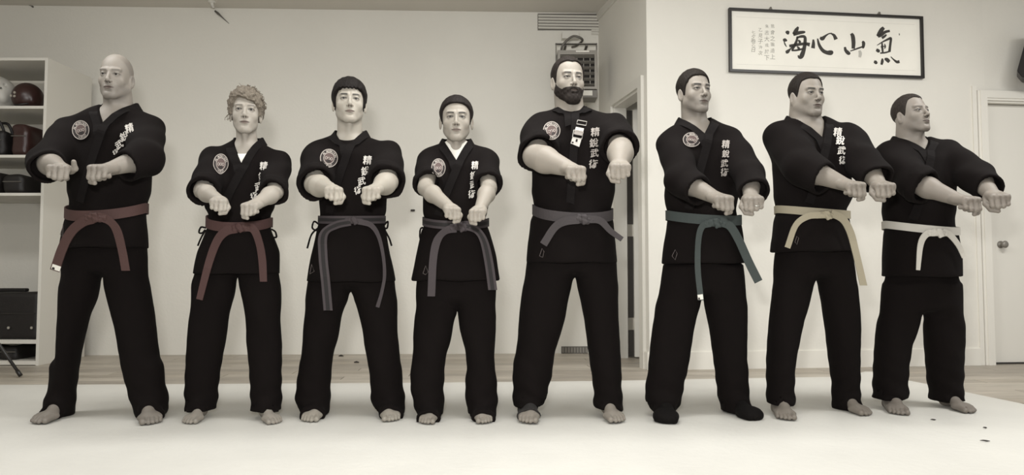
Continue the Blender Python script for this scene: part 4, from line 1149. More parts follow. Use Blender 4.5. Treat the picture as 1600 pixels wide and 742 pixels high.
    al = np.stack([a[q] for a in arms for q in ('S', 'E', 'K')])
    lo = np.minimum(al.min(0) - .11, (1e9, D - .25, T.z0 - .02)); lo[2] = T.z0 - .02; hi = np.maximum(al.max(0) + .11, (-1e9, D + .22, ztop + .03))
    lo[0] = min(lo[0], (T.cx - T.a).min() - .03); hi[0] = max(hi[0], (T.cx + T.a).max() + .03)
    Vj, Qj = mesh_sdf(jacket, lo, hi, 0.0080, 3)
    jk = mesh_np('jacket', Vj, Qj, M_cloth, root)
    bvh = BVHTree.FromPolygons(Vj.tolist(), Qj.tolist())
    def surf(px, py, lift=0.002, ymin=None, torso=False):
        r = ray(px, py).normalized(); o = Vector((0, 0, H)); ys = (D - .215 if ymin is None else ymin)
        st = o + r * (ys / r.y); loc, nn, i_, ds = bvh.ray_cast(st, r, 1.0)
        if loc is None: return None
        if torso:
            q = loc
            for _ in range(4):
                yt = T.front(q.x, q.z); q = at(px, py, yt)
            if loc.y < yt - torso: return q - r * lift
        return loc - r * lift
    # ---- trousers
    zc_ = zof(p['crotch'][1], D)
    PL = Loft([(p['belt_y'] + 6, p['skirt'][0][1] + 6, p['skirt'][0][2] - 6)] + p['pelvis'], lambda z: D + .008, lambda z: float(np.interp(z, [zc_, zb], [.108, .112])) * k, 60, 1)
    hem = [zof(L[-1][0], feet[i]['ank'][1]) for i, L in enumerate(legs)]
    def trousers(P):
        d = smax(PL.sdf(P, 0.014, z0=-5, cap=False), np.maximum(zc_ + .045 - P[:, 2], P[:, 2] - PL.z1), .05)
        for i, L in enumerate(leglofts):
            z = P[:, 2]; ins = .011 * np.clip((z - zc_ + .02) / .10, 0, 1); wob = np.exp(-np.maximum(0, z - hem[i]) / .13)
            f_ = folds(P, .0045, 42, 9, seed + i) + .005 * wob * np.sin(75 * z + 3 * np.sin(16 * P[:, 0] + seed + i) + 7 * P[:, 1])
            e = L.sdf(P, ins) + f_
            F_ = feet[i]; qy = (P - F_['heel'].astype(np.float32)) @ F_['B'][:, 1].astype(np.float32)
            e = smin(e, smax(F_['f'](P) - .014, qy - F_.get('drape', .135), .01) + .3 * f_, .025)
            e = smax(e, hem[i] + .004 * np.sin(22 * P[:, 0] + seed) - z, .003); e = np.maximum(e, z - hipz - .08)
            e = smax(e, -np.maximum(np.minimum(L.sdf(P, .011) + f_, smax(F_['f'](P) - .003, qy - F_.get('drape', .135) + .011, .01)), z - hem[i] - .05), .002)
            lg = e if i == 0 else smin(lg, e, .010)
        return smin(d, lg, .03)
    lo = np.array((min((L.cx - L.a).min() for L in leglofts) - .03, min(L.cy.min() - L.b.max() for L in leglofts) - .03, min(hem) - .02))
    hi = np.array((max((L.cx + L.a).max() for L in leglofts) + .03, D + .17, zb + .02))
    V, Q = mesh_sdf(trousers, lo, hi, 0.0096, 3)
    mesh_np('trousers', V, Q, M_cloth, root)
    # ---- footwear
    for i, f_ in enumerate(feet):
        if f_.get('shoe'):
            g = lambda P, f_=f_: smax(np.minimum(f_['f'](P) - .006, 9), P[:, 2] - .13, .003)
            tip = f_['heel'] + f_['B'][:, 1] * .25; lo = np.minimum(f_['heel'], tip) - .08; hi = np.maximum(f_['heel'], tip) + .08; lo[2] = .008; hi[2] = .15
            def g(P, f_=f_):
                q = ((P - f_['heel'].astype(np.float32)) @ f_['B'].astype(np.float32)) / f_['fs']; q2 = q.copy(); q2[:, 0] *= f_['m']
                d = smin(f_['f'](P), ell(q2, (-.004, .19, .018), (.046, .055, .022)), .02) - .006
                return np.maximum(np.maximum(d, 0.0155 - P[:, 2]), P[:, 2] - .135)
            V, Q = mesh_sdf(g, lo, hi, .0035); mesh_np('black_shoe', V, Q, mat('shoe_suede', (.0045, .0036, .0033), .85, .2, 200, spec=.12), root)
        if f_.get('brace'):
            def g(P, f_=f_):
                q = (P - f_['heel'].astype(np.float32)) @ f_['B'].astype(np.float32)
                return np.maximum(np.maximum(np.maximum(f_['f'](P) - .007, 0.0155 - P[:, 2]), q[:, 1] - .165 - .3 * q[:, 2]), P[:, 2] - .19)
            lo = f_['heel'] - .11; hi = f_['heel'] + .11; tip = f_['heel'] + f_['B'][:, 1] * .2; lo = np.minimum(lo, tip - .06); hi = np.maximum(hi, tip + .06); lo[2] = .008; hi[2] = .2
            V, Q = mesh_sdf(g, lo, hi, .0035); mesh_np('ankle_brace', V, Q, mat('brace_knit', (.012, .010, .009), .85), root)
    # ---- undershirt
    if p.get('under'):
        uz = zof(p['under'][0], D - .08)
        def us(P):
            d = smin(T.sdf(P, 0.009, z0=nz0 - .06), cone(P, neckb + np.array((0, 0, .02)), neckb - np.array((0, 0, .03)), nr + .006, nr + .02), .03)
            x = (P[:, 0] - ncx)
            top = uz + 1.1 * x * x * 4 + np.clip((P[:, 1] - D + .07), 0, .2) * .55
            d = smax(d, P[:, 2] - top, .003)
            d = np.maximum(d, np.abs(x) - nw - .035); return np.maximum(d, nz0 - .045 - P[:, 2])
        V, Q = mesh_sdf(us, (ncx - nw - .06, D - .18, nz0 - .06), (ncx + nw + .06, D + .15, ztop + .02), .004)
        mesh_np('undershirt', V, Q, M_white if p['under'][1] == 'w' else M_cloth, root)
    # ---- collar band: behind the neck, down both sides of the opening, then across the chest
    def fy(x, z, lift): return T.front(x, min(z, T.z1 - .03)) - lift
    cw = p.get('cw', .036)
    def side(Npt, sg, lift, down):
        prs = []
        for t in np.linspace(0, 1, 6):     # back of the neck to the side
            an = math.pi / 2 * (1 - t); x = ncx + sg * (nw + .006) * math.cos(an); y = ncy + (nw + .004) * math.sin(an)
            zz = ztop + .014 + .010 * (1 - t)
            prs.append((Vector((x, y, zz)), Vector((x + sg * .012 * math.cos(an) + sg * .008, y + .020 * math.sin(an), zz - cw * .95))))
        N = 9
        for j in range(1, N + 1):
            t = j / N; zz = ztop + .012 * (1 - t) ** 2 + (nz0 - ztop) * t; tt = max(0, (zz - nz0) / (ztop - nz0)) ** npw
            x = Vx + (Npt.x - Vx) * tt
            yn = ncy - (nw + .006) * math.sin(min(1, t * 2.2) * math.pi / 2)
            ys = fy(x, zz, .004); w = min(1, max(0, (t - .10) / .45)); y = yn * (1 - w) + ys * w
            ox = x + sg * cw * (.62 + .38 * min(1, t * 2)); oz = zz - cw * .75 * (1 - min(1, t * 1.6)) - .006
            oy = fy(ox, oz, .004) * min(1, w + .25) + y * max(0, .75 - w)
            prs.append((Vector((x, y - .001 - lift, zz)), Vector((ox, oy - lift, oz))))
        for j in range(1, down + 1):       # on towards the waist
            t = j / 14; zz = nz0 + (zb + .03 - nz0) * t; x = Vx - sg * (p.get('cross', .10)) * t
            ox = x + sg * cw; prs.append((Vector((x, fy(x, zz, (.010 + lift)), zz)), Vector((ox, fy(ox, zz - .01, (.010 + lift)), zz - .012))))
        return prs
    for Npt, sg, lift, down in ((NL, -1, 0.0, 2), (NR, 1, .003, 14)):
        pr = side(Npt, sg, lift, down); A = catmull([q[0] for q in pr], 2); Bq = catmull([q[1] for q in pr], 2)
        def out(i, A=A, Bq=Bq):
            c = Vector(A[i]) * .5 + Vector(Bq[i]) * .5; o = Vector((c.x - ncx, (c.y - ncy), 0)); o = o.normalized() if o.length > 1e-4 else Vector((0, -1, 0)); return o
        ribbon(list(zip(A, Bq)), .005, 'collar', M_collar, jk, None, out)
    # ---- belt
    bm_, bc_ = p['belt_m'], p['belt']
    zL, zR, zC = zof(bc_[0], D), zof(bc_[1], D), zof(bc_[2], D - bd_); hb = bc_[3] / F * D / 2
    nseg = 72; prs = []; nrm = []
    zz0 = (zL + zR) / 2; cx, cy, aa, bb = T.par(zz0)
    for i in range(nseg + 1):
        th = 2 * math.pi * i / nseg; sx, sy = math.sin(th), -math.cos(th)      # th = 0: front
        z = zz0 + (zR - zL) / 2 * sx; fr_ = max(0, -sy); z = z + (zC - zz0) * fr_ ** 1.2
        cx, cy, aa, bb = T.par(z); e = .0065
        prs.append((Vector((cx + (aa + e) * sx, cy + (bb + e) * sy, z - hb)), Vector((cx + (aa + e) * sx, cy + (bb + e) * sy, z + hb))))
        nrm.append(Vector((sx / aa, sy / bb, 0)).normalized())
    bmat = [bm_, p.get('belt_m2', bm_)]; st = [(0, .28, 0), (.28, .72, 1), (.72, 1, 0)] if p.get('stripe') else [(0, 1, 0)]
    belt = ribbon(prs, .006, 'belt', bmat, root, st, lambda i: nrm[i])
    # second wrap, a little lower on one side, seen as a step in the band
    K = p['knot']; cx, cy, aa, bb = T.par(zof(K[1], D - bd_)); 
    Kp = at(K[0], K[1], D - bd_ - .02); Kp = at(K[0], K[1], fy(Kp.x, Kp.z, .018)); Kc = V3(Kp)
    ks = p.get('ks', 1.0)
    def knot(P):
        q = (P - Kc.astype(np.float32)) / ks
        def bar(ang, c, s_, r):
            R = np.array(Matrix.Rotation(ang, 3, 'Y')); return sdfbox(q, c, s_, r, R)
        d = bar(p.get('ka', .35), (0, 0, 0), (.034, .012, .017), .010)
        d = np.minimum(d, bar(-.5 + p.get('ka', .35), (.006, -.010, 0), (.014, .010, .024), .008))
        d = np.minimum(d, bar(-.25, (-.028, .002, .002), (.022, .008, .015), .006)); d = np.minimum(d, bar(.25, (.030, .002, .002), (.022, .008, .015), .006))
        return (d + .0012 * np.sin(300 * q[:, 2] + 120 * q[:, 0])) * ks
    V, Q = mesh_sdf(knot, Kc - .075, Kc + .075, .003); mesh_np('knot', V, Q, bm_, belt)
    for tl in p['tails']:
        pts = catmull([(x, y, w) for x, y, w in tl['pts']], 6); prs = []; last = None
        for j, (x, y, w) in enumerate(pts):
            a = pts[max(0, j - 1)]; b = pts[min(len(pts) - 1, j + 1)]; dx, dy = b[0] - a[0], b[1] - a[1]; l = math.hypot(dx, dy) or 1; nx, ny = -dy / l, dx / l
            if tl.get('flat'):
                wf = min(1, max(0, (j / len(pts) - .2) / .3)); sg_ = -1 if nx <= 0 else 1; nx, ny = nx * (1 - wf) + sg_ * wf, ny * (1 - wf)
            s_ = surf(x, y, 0, D - .3); yy = s_.y if s_ is not None else None
            if yy is not None and last is not None: yy = min(yy, last + .004)
            if yy is None: yy = last if last is not None else Kc[1]
            if last is None: yy = min(yy, Kc[1] + .004)
            else: yy = last * .55 + yy * .45
            if s_ is not None: yy = min(yy, s_.y)
            last = yy; Yq = yy - .010
            prs.append((at(x + nx * w / 2, y + ny * w / 2, Yq), at(x - nx * w / 2, y - ny * w / 2, Yq)))
        t_ = ribbon(prs, .0045, 'belt_tail', bmat, belt, st if (p.get('stripe') and not tl.get('plain')) else None)
        if tl.get('label'):
            (x, y, w) = pts[-1]; (x2, y2, w2) = pts[-4]; Yq = last - .0165; L_ = [at(x - w * .42, y - 1, Yq), at(x + w * .42, y - 1, Yq), at(x2 + w * .42, y - 8, Yq), at(x2 - w * .42, y - 8, Yq)]
            l = math.hypot(x - x2, y - y2); ux, uy = (x - x2) / l, (y - y2) / l; vx, vy = -uy, ux; hw = w * .46
            L_ = [at(x - ux * 1 + vx * hw, y - uy * 1 + vy * hw, Yq), at(x - ux * 1 - vx * hw, y - uy * 1 - vy * hw, Yq), at(x - ux * 9 - vx * hw, y - uy * 9 - vy * hw, Yq), at(x - ux * 9 + vx * hw, y - uy * 9 + vy * hw, Yq)]
            mb = MB(); mb.prism(L_, Vector((0, .001, 0))); mb.build('tag', M_white, belt)
            L2 = [at(x - ux * a_ + vx * b_ * hw, y - uy * a_ + vy * b_ * hw, Yq - .001) for a_, b_ in ((1.2, .2), (1.2, .9), (4.5, .8), (4.5, .3))]
            mb = MB(); mb.prism(L2, Vector((0, .0005, 0))); mb.build('tag_print', M_pdark, belt)
    # ---- writing down the chest
    kan = p.get('kanji')
    if kan:
        mb = MB()
        for chh, (x, y, sz, rot) in zip('精銳武術', kan['pos']):
            vv, ff = glyph(chh, 0.006); n_ = len(vv); vv = np.concatenate([vv + (dx_, dy_) for dx_, dy_ in ((-.022, .01), (.022, -.012), (0, 0))]); ff = [tuple(i_ + n_ * k_ for i_ in f__) for k_ in range(3) for f__ in ff]; vv[:, 1] += vv[:, 0] * .12; ca, sa = math.cos(rot), math.sin(rot); P_ = []; ok = True
            for v in vv:
                X = x + (v[0] * ca - v[1] * sa) * sz * kan.get('sq', .92); Yp = y - (v[0] * sa + v[1] * ca) * sz
                s_ = surf(X, Yp, .007, D - .30, p.get('kth', .09))
                if s_ is None: s_ = at(X, Yp, D - .12)
                P_.append(s_)
            ys = sorted(q.y for q in P_); md = ys[len(ys) // 2]
            P_ = [q if abs(q.y - md) < .06 else Vector((q.x, md, q.z)) for q in P_]
            mb.add(P_, ff)
        mb.build('chest_lettering', kan.get('m', M_stitch), jk)
    # ---- round patch
    pt = p.get('patch')
    if pt:
        cx_, cy_, w, h_, rot = pt['c']; shape = pt.get('shape', 'round')
        def pp(u, v, lift):    # u, v in -1..1
            if shape == 'shield': u = u * (1 - .30 * max(0, -v) ** 2 * 1.2)
            ca, sa = math.cos(rot), math.sin(rot); X = cx_ + (u * ca - v * sa) * w / 2; Yp = cy_ - (u * sa + v * ca) * h_ / 2
            s_ = surf(X, Yp, lift, D - .30, .11)
            if s_ is None or abs(s_.y - (D - .10)) > .14: s_ = at(X, Yp, D - .10)
            return s_
        mb = MB()
        def ring(r0, r1, lift, mi, n=40, t0=0, t1=2 * math.pi, cu=0, cv=0):
            V = []; 
            for i in range(n + 1):
                t = t0 + (t1 - t0) * i / n
                for r in (r0, r1): V.append(pp(cu + r * math.cos(t), cv + r * math.sin(t), lift))
            mb.add(V, [(2 * i, 2 * i + 2, 2 * i + 3, 2 * i + 1) for i in range(n)], mi)
        for r0, r1 in ((0.001, .3), (.3, .6), (.6, .8), (.8, 1.0)): ring(r0, r1, .006, 0)
        ring(.925, 1.0, .0078, 1); ring(.0, .30, .0072, 2); ring(.30, .56, .0072, 2, cv=.0); ring(.56, .62, .0078, 1)
        for q in (-.30, 0, .30): ring(.10, .15, .0082, 1, 14, cu=q, cv=-.02)
        ring(.01, .40, .0078, 0, 16, math.pi * 1.15, math.pi * 1.85, cv=-.12)
        for txt, r, a0, a1, sz in (('AL MORRISON', .755, 160, 20, .25), ('WORLD', .76, 235, 305, .25)):
            n = len(txt)
            for i, ch in enumerate(txt):
                if ch == ' ': continue
                t = math.radians(a0 + (a1 - a0) * (i + .5) / n); vv, ff = glyph(ch, .02); up = 1 if a0 < 200 else -1
                ux, uy = math.sin(t) * up, -math.cos(t) * up; P_ = []
                for v in vv: P_.append(pp(r * math.cos(t) + sz * (v[0] * ux + v[1] * -uy * -1 * 0 + v[1] * math.cos(t) * up), r * math.sin(t) + sz * (v[0] * uy + v[1] * math.sin(t) * up), .0082))
                mb.add(P_, ff, 1)
        mb.build('round_patch' if shape == 'round' else 'shield_patch', [M_pdark, M_pline, M_pgrey], jk)
    for q in p.get('marks', []):     # small printed outlines on the skirt, badge pieces
        mb = MB(); P_ = []
        for (x, y) in q['poly']:
            s_ = surf(x, y, q.get('lift', .003), D - .30, .06); P_.append(s_ if s_ is not None else at(x, y, D - .13))
        if q.get('fill'): mb.add(P_, [tuple(range(len(P_)))])
        else: mb.tube(P_ + [P_[0]], .0018 if q.get('m') else .0013, 4)
        mb.build(q.get('name', 'printed_mark'), q.get('m', M_faint), jk)
    for q in p.get('ties', []):
        mb = MB(); P_ = []
        for (x, y) in q: P_.append(at(x, y, D - .03))
        mb.tube(catmull(P_, 5), .0045, 6); mb.build('side_tie', M_collar, jk, smooth=True)
    if p.get('ring'):
        a = arms[1]; c = a['Fc'] + a['B'] @ (np.array((-.0098, .008, -.020)) * hs); mb = MB(); u, w = a['B'][:, 0], a['B'][:, 1]
        mb.tube([Vector(c + (u * math.cos(t) + w * math.sin(t)) * .0108) for t in np.linspace(0, 2 * math.pi, 17)], .0014, 6, cap=False); mb.build('finger_ring', M_steel, root, smooth=True)
    return root
# ------------------------------------------------------------------ the eight people, left to right
B_brown = mat('belt_brown', (0.060, 0.028, 0.024), 0.8, 0.2, 250)
B_brown2 = mat('belt_brown_red', (0.056, 0.025, 0.022), 0.8, 0.2, 250)
B_purp = mat('belt_grey_purple', (0.040, 0.031, 0.033), 0.8, 0.2, 250)
B_purp2 = mat('belt_plum_grey', (0.042, 0.035, 0.036), 0.8, 0.2, 250)
B_blk = mat('belt_dark_core', (0.008, 0.006, 0.006), 0.8)
B_teal = mat('belt_teal', (0.036, 0.045, 0.042), 0.8, 0.2, 250)
B_cream = mat('belt_cream', (0.30, 0.265, 0.19), 0.8, 0.2, 250)
B_white = mat('belt_white', (0.50, 0.475, 0.425), 0.8, 0.2, 250)
people = []
people.append(dict(D=3.55, seed=1, k=1.05, hand=1.12, skin=(.36, .325, .28), label='bald man with a brown belt, far left of the row beside the shelf unit',
 head=dict(c=(181, 122), s=.93, yaw=8, pitch=1, w=.98, jaw=1.15, brow=.003, browk=.5, scalp=.35, stubble=.25, neck=.060, lid=.0040, lash=.6),
 torso=[(158, 168, 202), (165, 160, 208), (173, 136, 224), (184, 112, 242), (210, 106, 244), (245, 104, 240), (275, 103, 237), (300, 103, 236), (314, 107, 231)],
 skirt=[(326, 107, 228), (345, 101, 229), (388, 90, 233)], belt_y=328, belly=.128,
 V=(163, 196), NL=(159, 165), NR=(205, 161),
 armR=dict(s=(110, 207), e=(72, 254), w=(80, 263), f=(90, 264), cuff=.40, rs=.084, re=.080, rc=.080, sag=.015, thumb_up=True, er=.045),
 armL=dict(s=(230, 205), e=(226, 247), w=(172, 262), f=(152, 264), cuff=.55, rs=.088, re=.088, rc=.066, sag=.020, er=.045),
 pelvis=[(400, 92, 232), (436, 92, 234)], crotch=(159, 441),
 legs=[[(380, 94, 172), (417, 92, 168), (441, 91, 159), (465, 90, 152), (490, 89, 143), (514, 87, 138), (553, 86, 129), (587, 84, 123), (606, 76, 120), (621, 69, 117), (634, 71, 116), (650, 76, 114)],
       [(380, 148, 232), (417, 154, 233), (441, 160, 236), (475, 169, 240), (514, 179, 245), (553, 185, 250), (577, 189, 253), (600, 196, 257), (627, 204, 264), (640, 209, 261), (650, 215, 256)]],
 feet=[dict(tip=(58, 663), ang=-42, m=1, s=1.12, drape=.150), dict(tip=(233, 664), ang=-26, m=-1, s=1.12, drape=.150)],
 belt=(328, 325, 338, 16), belt_m=B_brown, knot=(149, 340), ka=.3,
 tails=[dict(pts=[(146, 342, 15), (130, 347, 15), (112, 362, 15), (98, 388, 15), (86, 423, 15)], label=1), dict(pts=[(152, 338, 13), (168, 343, 14), (182, 358, 14), (191, 390, 13), (197, 423, 13)], flat=1)],
 kanji=dict(pos=[(202, 200, 14, .25), (194, 213, 14, .35), (186, 226, 13, .45), (181, 238, 10, .5)]), patch=dict(c=(126, 203, 27, 30, .25)),
 marks=[dict(poly=[(99, 352), (94, 366), (98, 370)])]))
people.append(dict(D=3.53, seed=2, k=.88, hand=.90, skin=(.47, .43, .37), label='woman with short curly fair hair, red-brown belt and white undershirt, second from left',
 head=dict(c=(384, 177), s=.90, yaw=17, pitch=4, w=.96, jaw=.86, nose=.9, hair='curly', hairc=(.150, .128, .102), t=.017, brow=.0026, browk=.6, neck=.053, lips=(.42, .34, .34), lid=.0054,
   wisps=[(-.075, .01, .0, -.2, .1, -1, .06), (-.08, .02, -.01, -.4, .1, -.7, .05), (.08, .0, .02, .6, 0, .6, .04), (.03, -.03, .12, .3, 0, 1, .03), (-.02, .0, .12, -.4, 0, 1, .03)]),
 torso=[(214, 370, 398), (222, 362, 406), (230, 345, 422), (240, 330, 436), (256, 322, 440), (280, 320, 437), (305, 319, 431), (325, 319, 428), (334, 324, 423)],
 skirt=[(345, 326, 422), (360, 321, 424), (393, 309, 436), (428, 301, 438)], belt_y=345, belly=.118,
 V=(378, 257), NL=(365, 217), NR=(403, 218), under=(240, 'w'),
 armR=dict(s=(334, 252), e=(316, 298), w=(332, 311), f=(341, 316), cuff=.02, rs=.080, re=.078, rc=.084, er=.040),
 armL=dict(s=(433, 257), e=(430, 300), w=(403, 315), f=(389, 323), cuff=.02, rs=.078, re=.072, rc=.072, er=.040),
 pelvis=[(420, 303, 438), (434, 300, 438)], crotch=(372, 440),
 legs=[[(390, 305, 385), (420, 302, 378), (440, 299, 371), (470, 297, 363), (504, 295, 357), (548, 291, 350), (592, 288, 344), (615, 287, 342), (641, 288, 340)],
       [(390, 360, 437), (420, 367, 437), (440, 372, 438), (475, 379, 439), (514, 385, 440), (560, 388, 441), (600, 389, 441), (641, 390, 441)]],
 feet=[dict(tip=(296, 663), ang=-48, m=1, s=.94), dict(tip=(429, 663), ang=-2, m=-1, s=.94)],
 belt=(343, 347, 355, 15), belt_m=B_brown2, knot=(374, 356), ka=-.1,
 tails=[dict(pts=[(370, 357, 14), (354, 361, 14), (340, 376, 13), (327, 410, 12), (312, 468, 10)]), dict(pts=[(380, 354, 13), (396, 358, 13), (405, 378, 12), (410, 405, 12), (412, 440, 11)], flat=1)],
 kanji=dict(pos=[(412, 259, 13, -.05), (410, 275, 13, .1), (404, 291, 13, .15), (397, 306, 12, .3)]), patch=dict(c=(345, 256, 24, 32, -.05), shape='shield'),
 marks=[], ties=[[(322, 356), (314, 355), (311, 363), (316, 364), (321, 359), (314, 372), (309, 384)], [(424, 358), (430, 362), (432, 370), (428, 372), (431, 382)]]))
people.append(dict(D=3.57, seed=3, k=1.0, hand=1.0, skin=(.50, .46, .39), label='young man with dark bowl-cut hair and a striped belt, third from left',
 head=dict(c=(546, 161), s=.92, yaw=14, pitch=5, w=1.04, jaw=.98, hair='bowl', hairc=(.009, .007, .006), t=.013, brow=.0036, neck=.058, lid=.0040),
 torso=[(203, 530, 560), (211, 522, 568), (219, 502, 588), (229, 490, 603), (245, 488, 607), (275, 492, 606), (300, 497, 606), (318, 499, 605), (332, 501, 604)],
 skirt=[(344, 501, 598), (356, 496, 603), (400, 486, 611), (440, 478, 619)], belt_y=344, belly=.116,
 V=(543, 226), NL=(524, 207), NR=(567, 205), under=(219, 'b'), vpow=.6,
 armR=dict(s=(496, 246), e=(491, 288), w=(512, 296), f=(521, 298), cuff=-.02, rs=.084, re=.080, rc=.088, er=.046),
 armL=dict(s=(602, 244), e=(607, 284), w=(588, 294), f=(580, 298), cuff=-.02, rs=.084, re=.080, rc=.090, er=.046),
 pelvis=[(440, 480, 617), (456, 479, 618)], crotch=(547, 463),
 legs=[[(420, 482, 560), (446, 479, 554), (463, 477, 545), (480, 476, 538), (514, 474, 530), (563, 468, 520), (592, 465, 517), (623, 462, 516), (636, 466, 516), (650, 476, 510)],
       [(420, 534, 617), (446, 541, 618), (463, 550, 619), (480, 556, 620), (514, 565, 622), (563, 575, 625), (592, 578, 628), (620, 579, 634), (634, 583, 634), (650, 594, 628)]],
 feet=[dict(tip=(485, 660), ang=-16, m=1, s=1.0, drape=.165), dict(tip=(609, 659), ang=-6, m=-1, s=1.0, drape=.165)],
 belt=(343, 343, 344, 12), belt_m=B_purp, belt_m2=B_blk, stripe=1, knot=(553, 345), ka=.0, ks=.85,
 tails=[dict(pts=[(548, 347, 11), (525, 352, 12), (506, 366, 14), (505, 400, 14), (509, 440, 14), (513, 485, 14)], flat=1), dict(pts=[(560, 346, 9), (580, 352, 8), (592, 370, 6), (599, 400, 5), (601, 430, 5), (597, 455, 5), (590, 480, 6)], plain=1)],
 kanji=dict(pos=[(574, 250, 14, -.1), (571, 267, 14, .05), (565, 283, 13, .1), (559, 297, 12, .2)]), patch=dict(c=(514, 247, 28, 29, -.2)),
 marks=[dict(poly=[(484, 428), (487, 413), (491, 424)])], ties=[[(500, 352), (491, 346), (488, 356), (495, 360), (499, 355), (487, 366), (480, 388)], [(600, 352), (606, 346), (605, 356), (601, 358), (608, 372), (612, 384)]]))
people.append(dict(D=3.55, seed=4, k=.88, hand=.90, skin=(.43, .39, .33), label='young woman with dark pulled-back hair and a striped belt, fourth from left',
 head=dict(c=(713, 188), s=.91, yaw=4, pitch=2, w=1.06, jaw=.95, nose=.85, hair='pulled', hairc=(.012, .009, .008), t=.009, brow=.0032, neck=.050, lips=(.5, .42, .41), lid=.0056,
   wisps=[]),
 torso=[(217, 700, 727), (224, 690, 738), (232, 668, 758), (244, 660, 766), (262, 658, 768), (290, 660, 766), (315, 660, 764), (333, 661, 762), (341, 664, 759)],
 skirt=[(350, 664, 761), (362, 659, 765), (400, 650, 775), (438, 643, 781)], belt_y=348, belly=.118,
 V=(713, 250), NL=(693, 219), NR=(732, 219), under=(228, 'w'),
 armR=dict(s=(672, 254), e=(665, 294), w=(698, 322), f=(707, 329), cuff=-.16, rs=.078, re=.072, rc=.080, er=.041, sag=.005, off=(0, .20, .40, .47)),
 armL=dict(s=(760, 254), e=(764, 294), w=(752, 324), f=(746, 332), cuff=-.12, rs=.078, re=.072, rc=.078, er=.041, sag=.005, off=(0, .20, .40, .47)),
 pelvis=[(450, 648, 777), (478, 647, 775)], crotch=(714, 487),
 legs=[[(430, 649, 730), (460, 648, 722), (487, 648, 714), (510, 647, 708), (545, 644, 700), (575, 642, 694), (606, 641, 693), (635, 647, 696), (645, 652, 693), (655, 658, 686)],
       [(430, 700, 777), (460, 708, 777), (487, 715, 775), (515, 718, 774), (545, 726, 773), (575, 729, 773), (606, 728, 776), (631, 727, 779), (645, 732, 776), (654, 738, 773)]],
 feet=[dict(tip=(668, 663), ang=-6, m=1, s=.90, drape=.17), dict(tip=(755, 662), ang=4, m=-1, s=.90, drape=.165)],
 belt=(345, 347, 352, 13), belt_m=B_purp, belt_m2=B_blk, stripe=1, knot=(719, 355), ka=.1,
 tails=[dict(pts=[(713, 357, 12), (698, 360, 12), (684, 374, 13), (677, 405, 12), (674, 463, 12)], flat=1, plain=1), dict(pts=[(728, 353, 12), (744, 359, 12), (756, 376, 13), (764, 410, 14), (770, 453, 14)], flat=1)],
 kanji=dict(pos=[(742, 258, 13, -.05), (740, 274, 13, 0), (739, 288, 12, .1), (737, 303, 13, -.05)], sq=.8), patch=dict(c=(685, 262, 22, 29, .05)),
 marks=[dict(poly=[(661, 427), (665, 415), (669, 425), (665, 429)])], ties=[[(661, 355), (657, 358), (656, 368), (658, 378)]]))
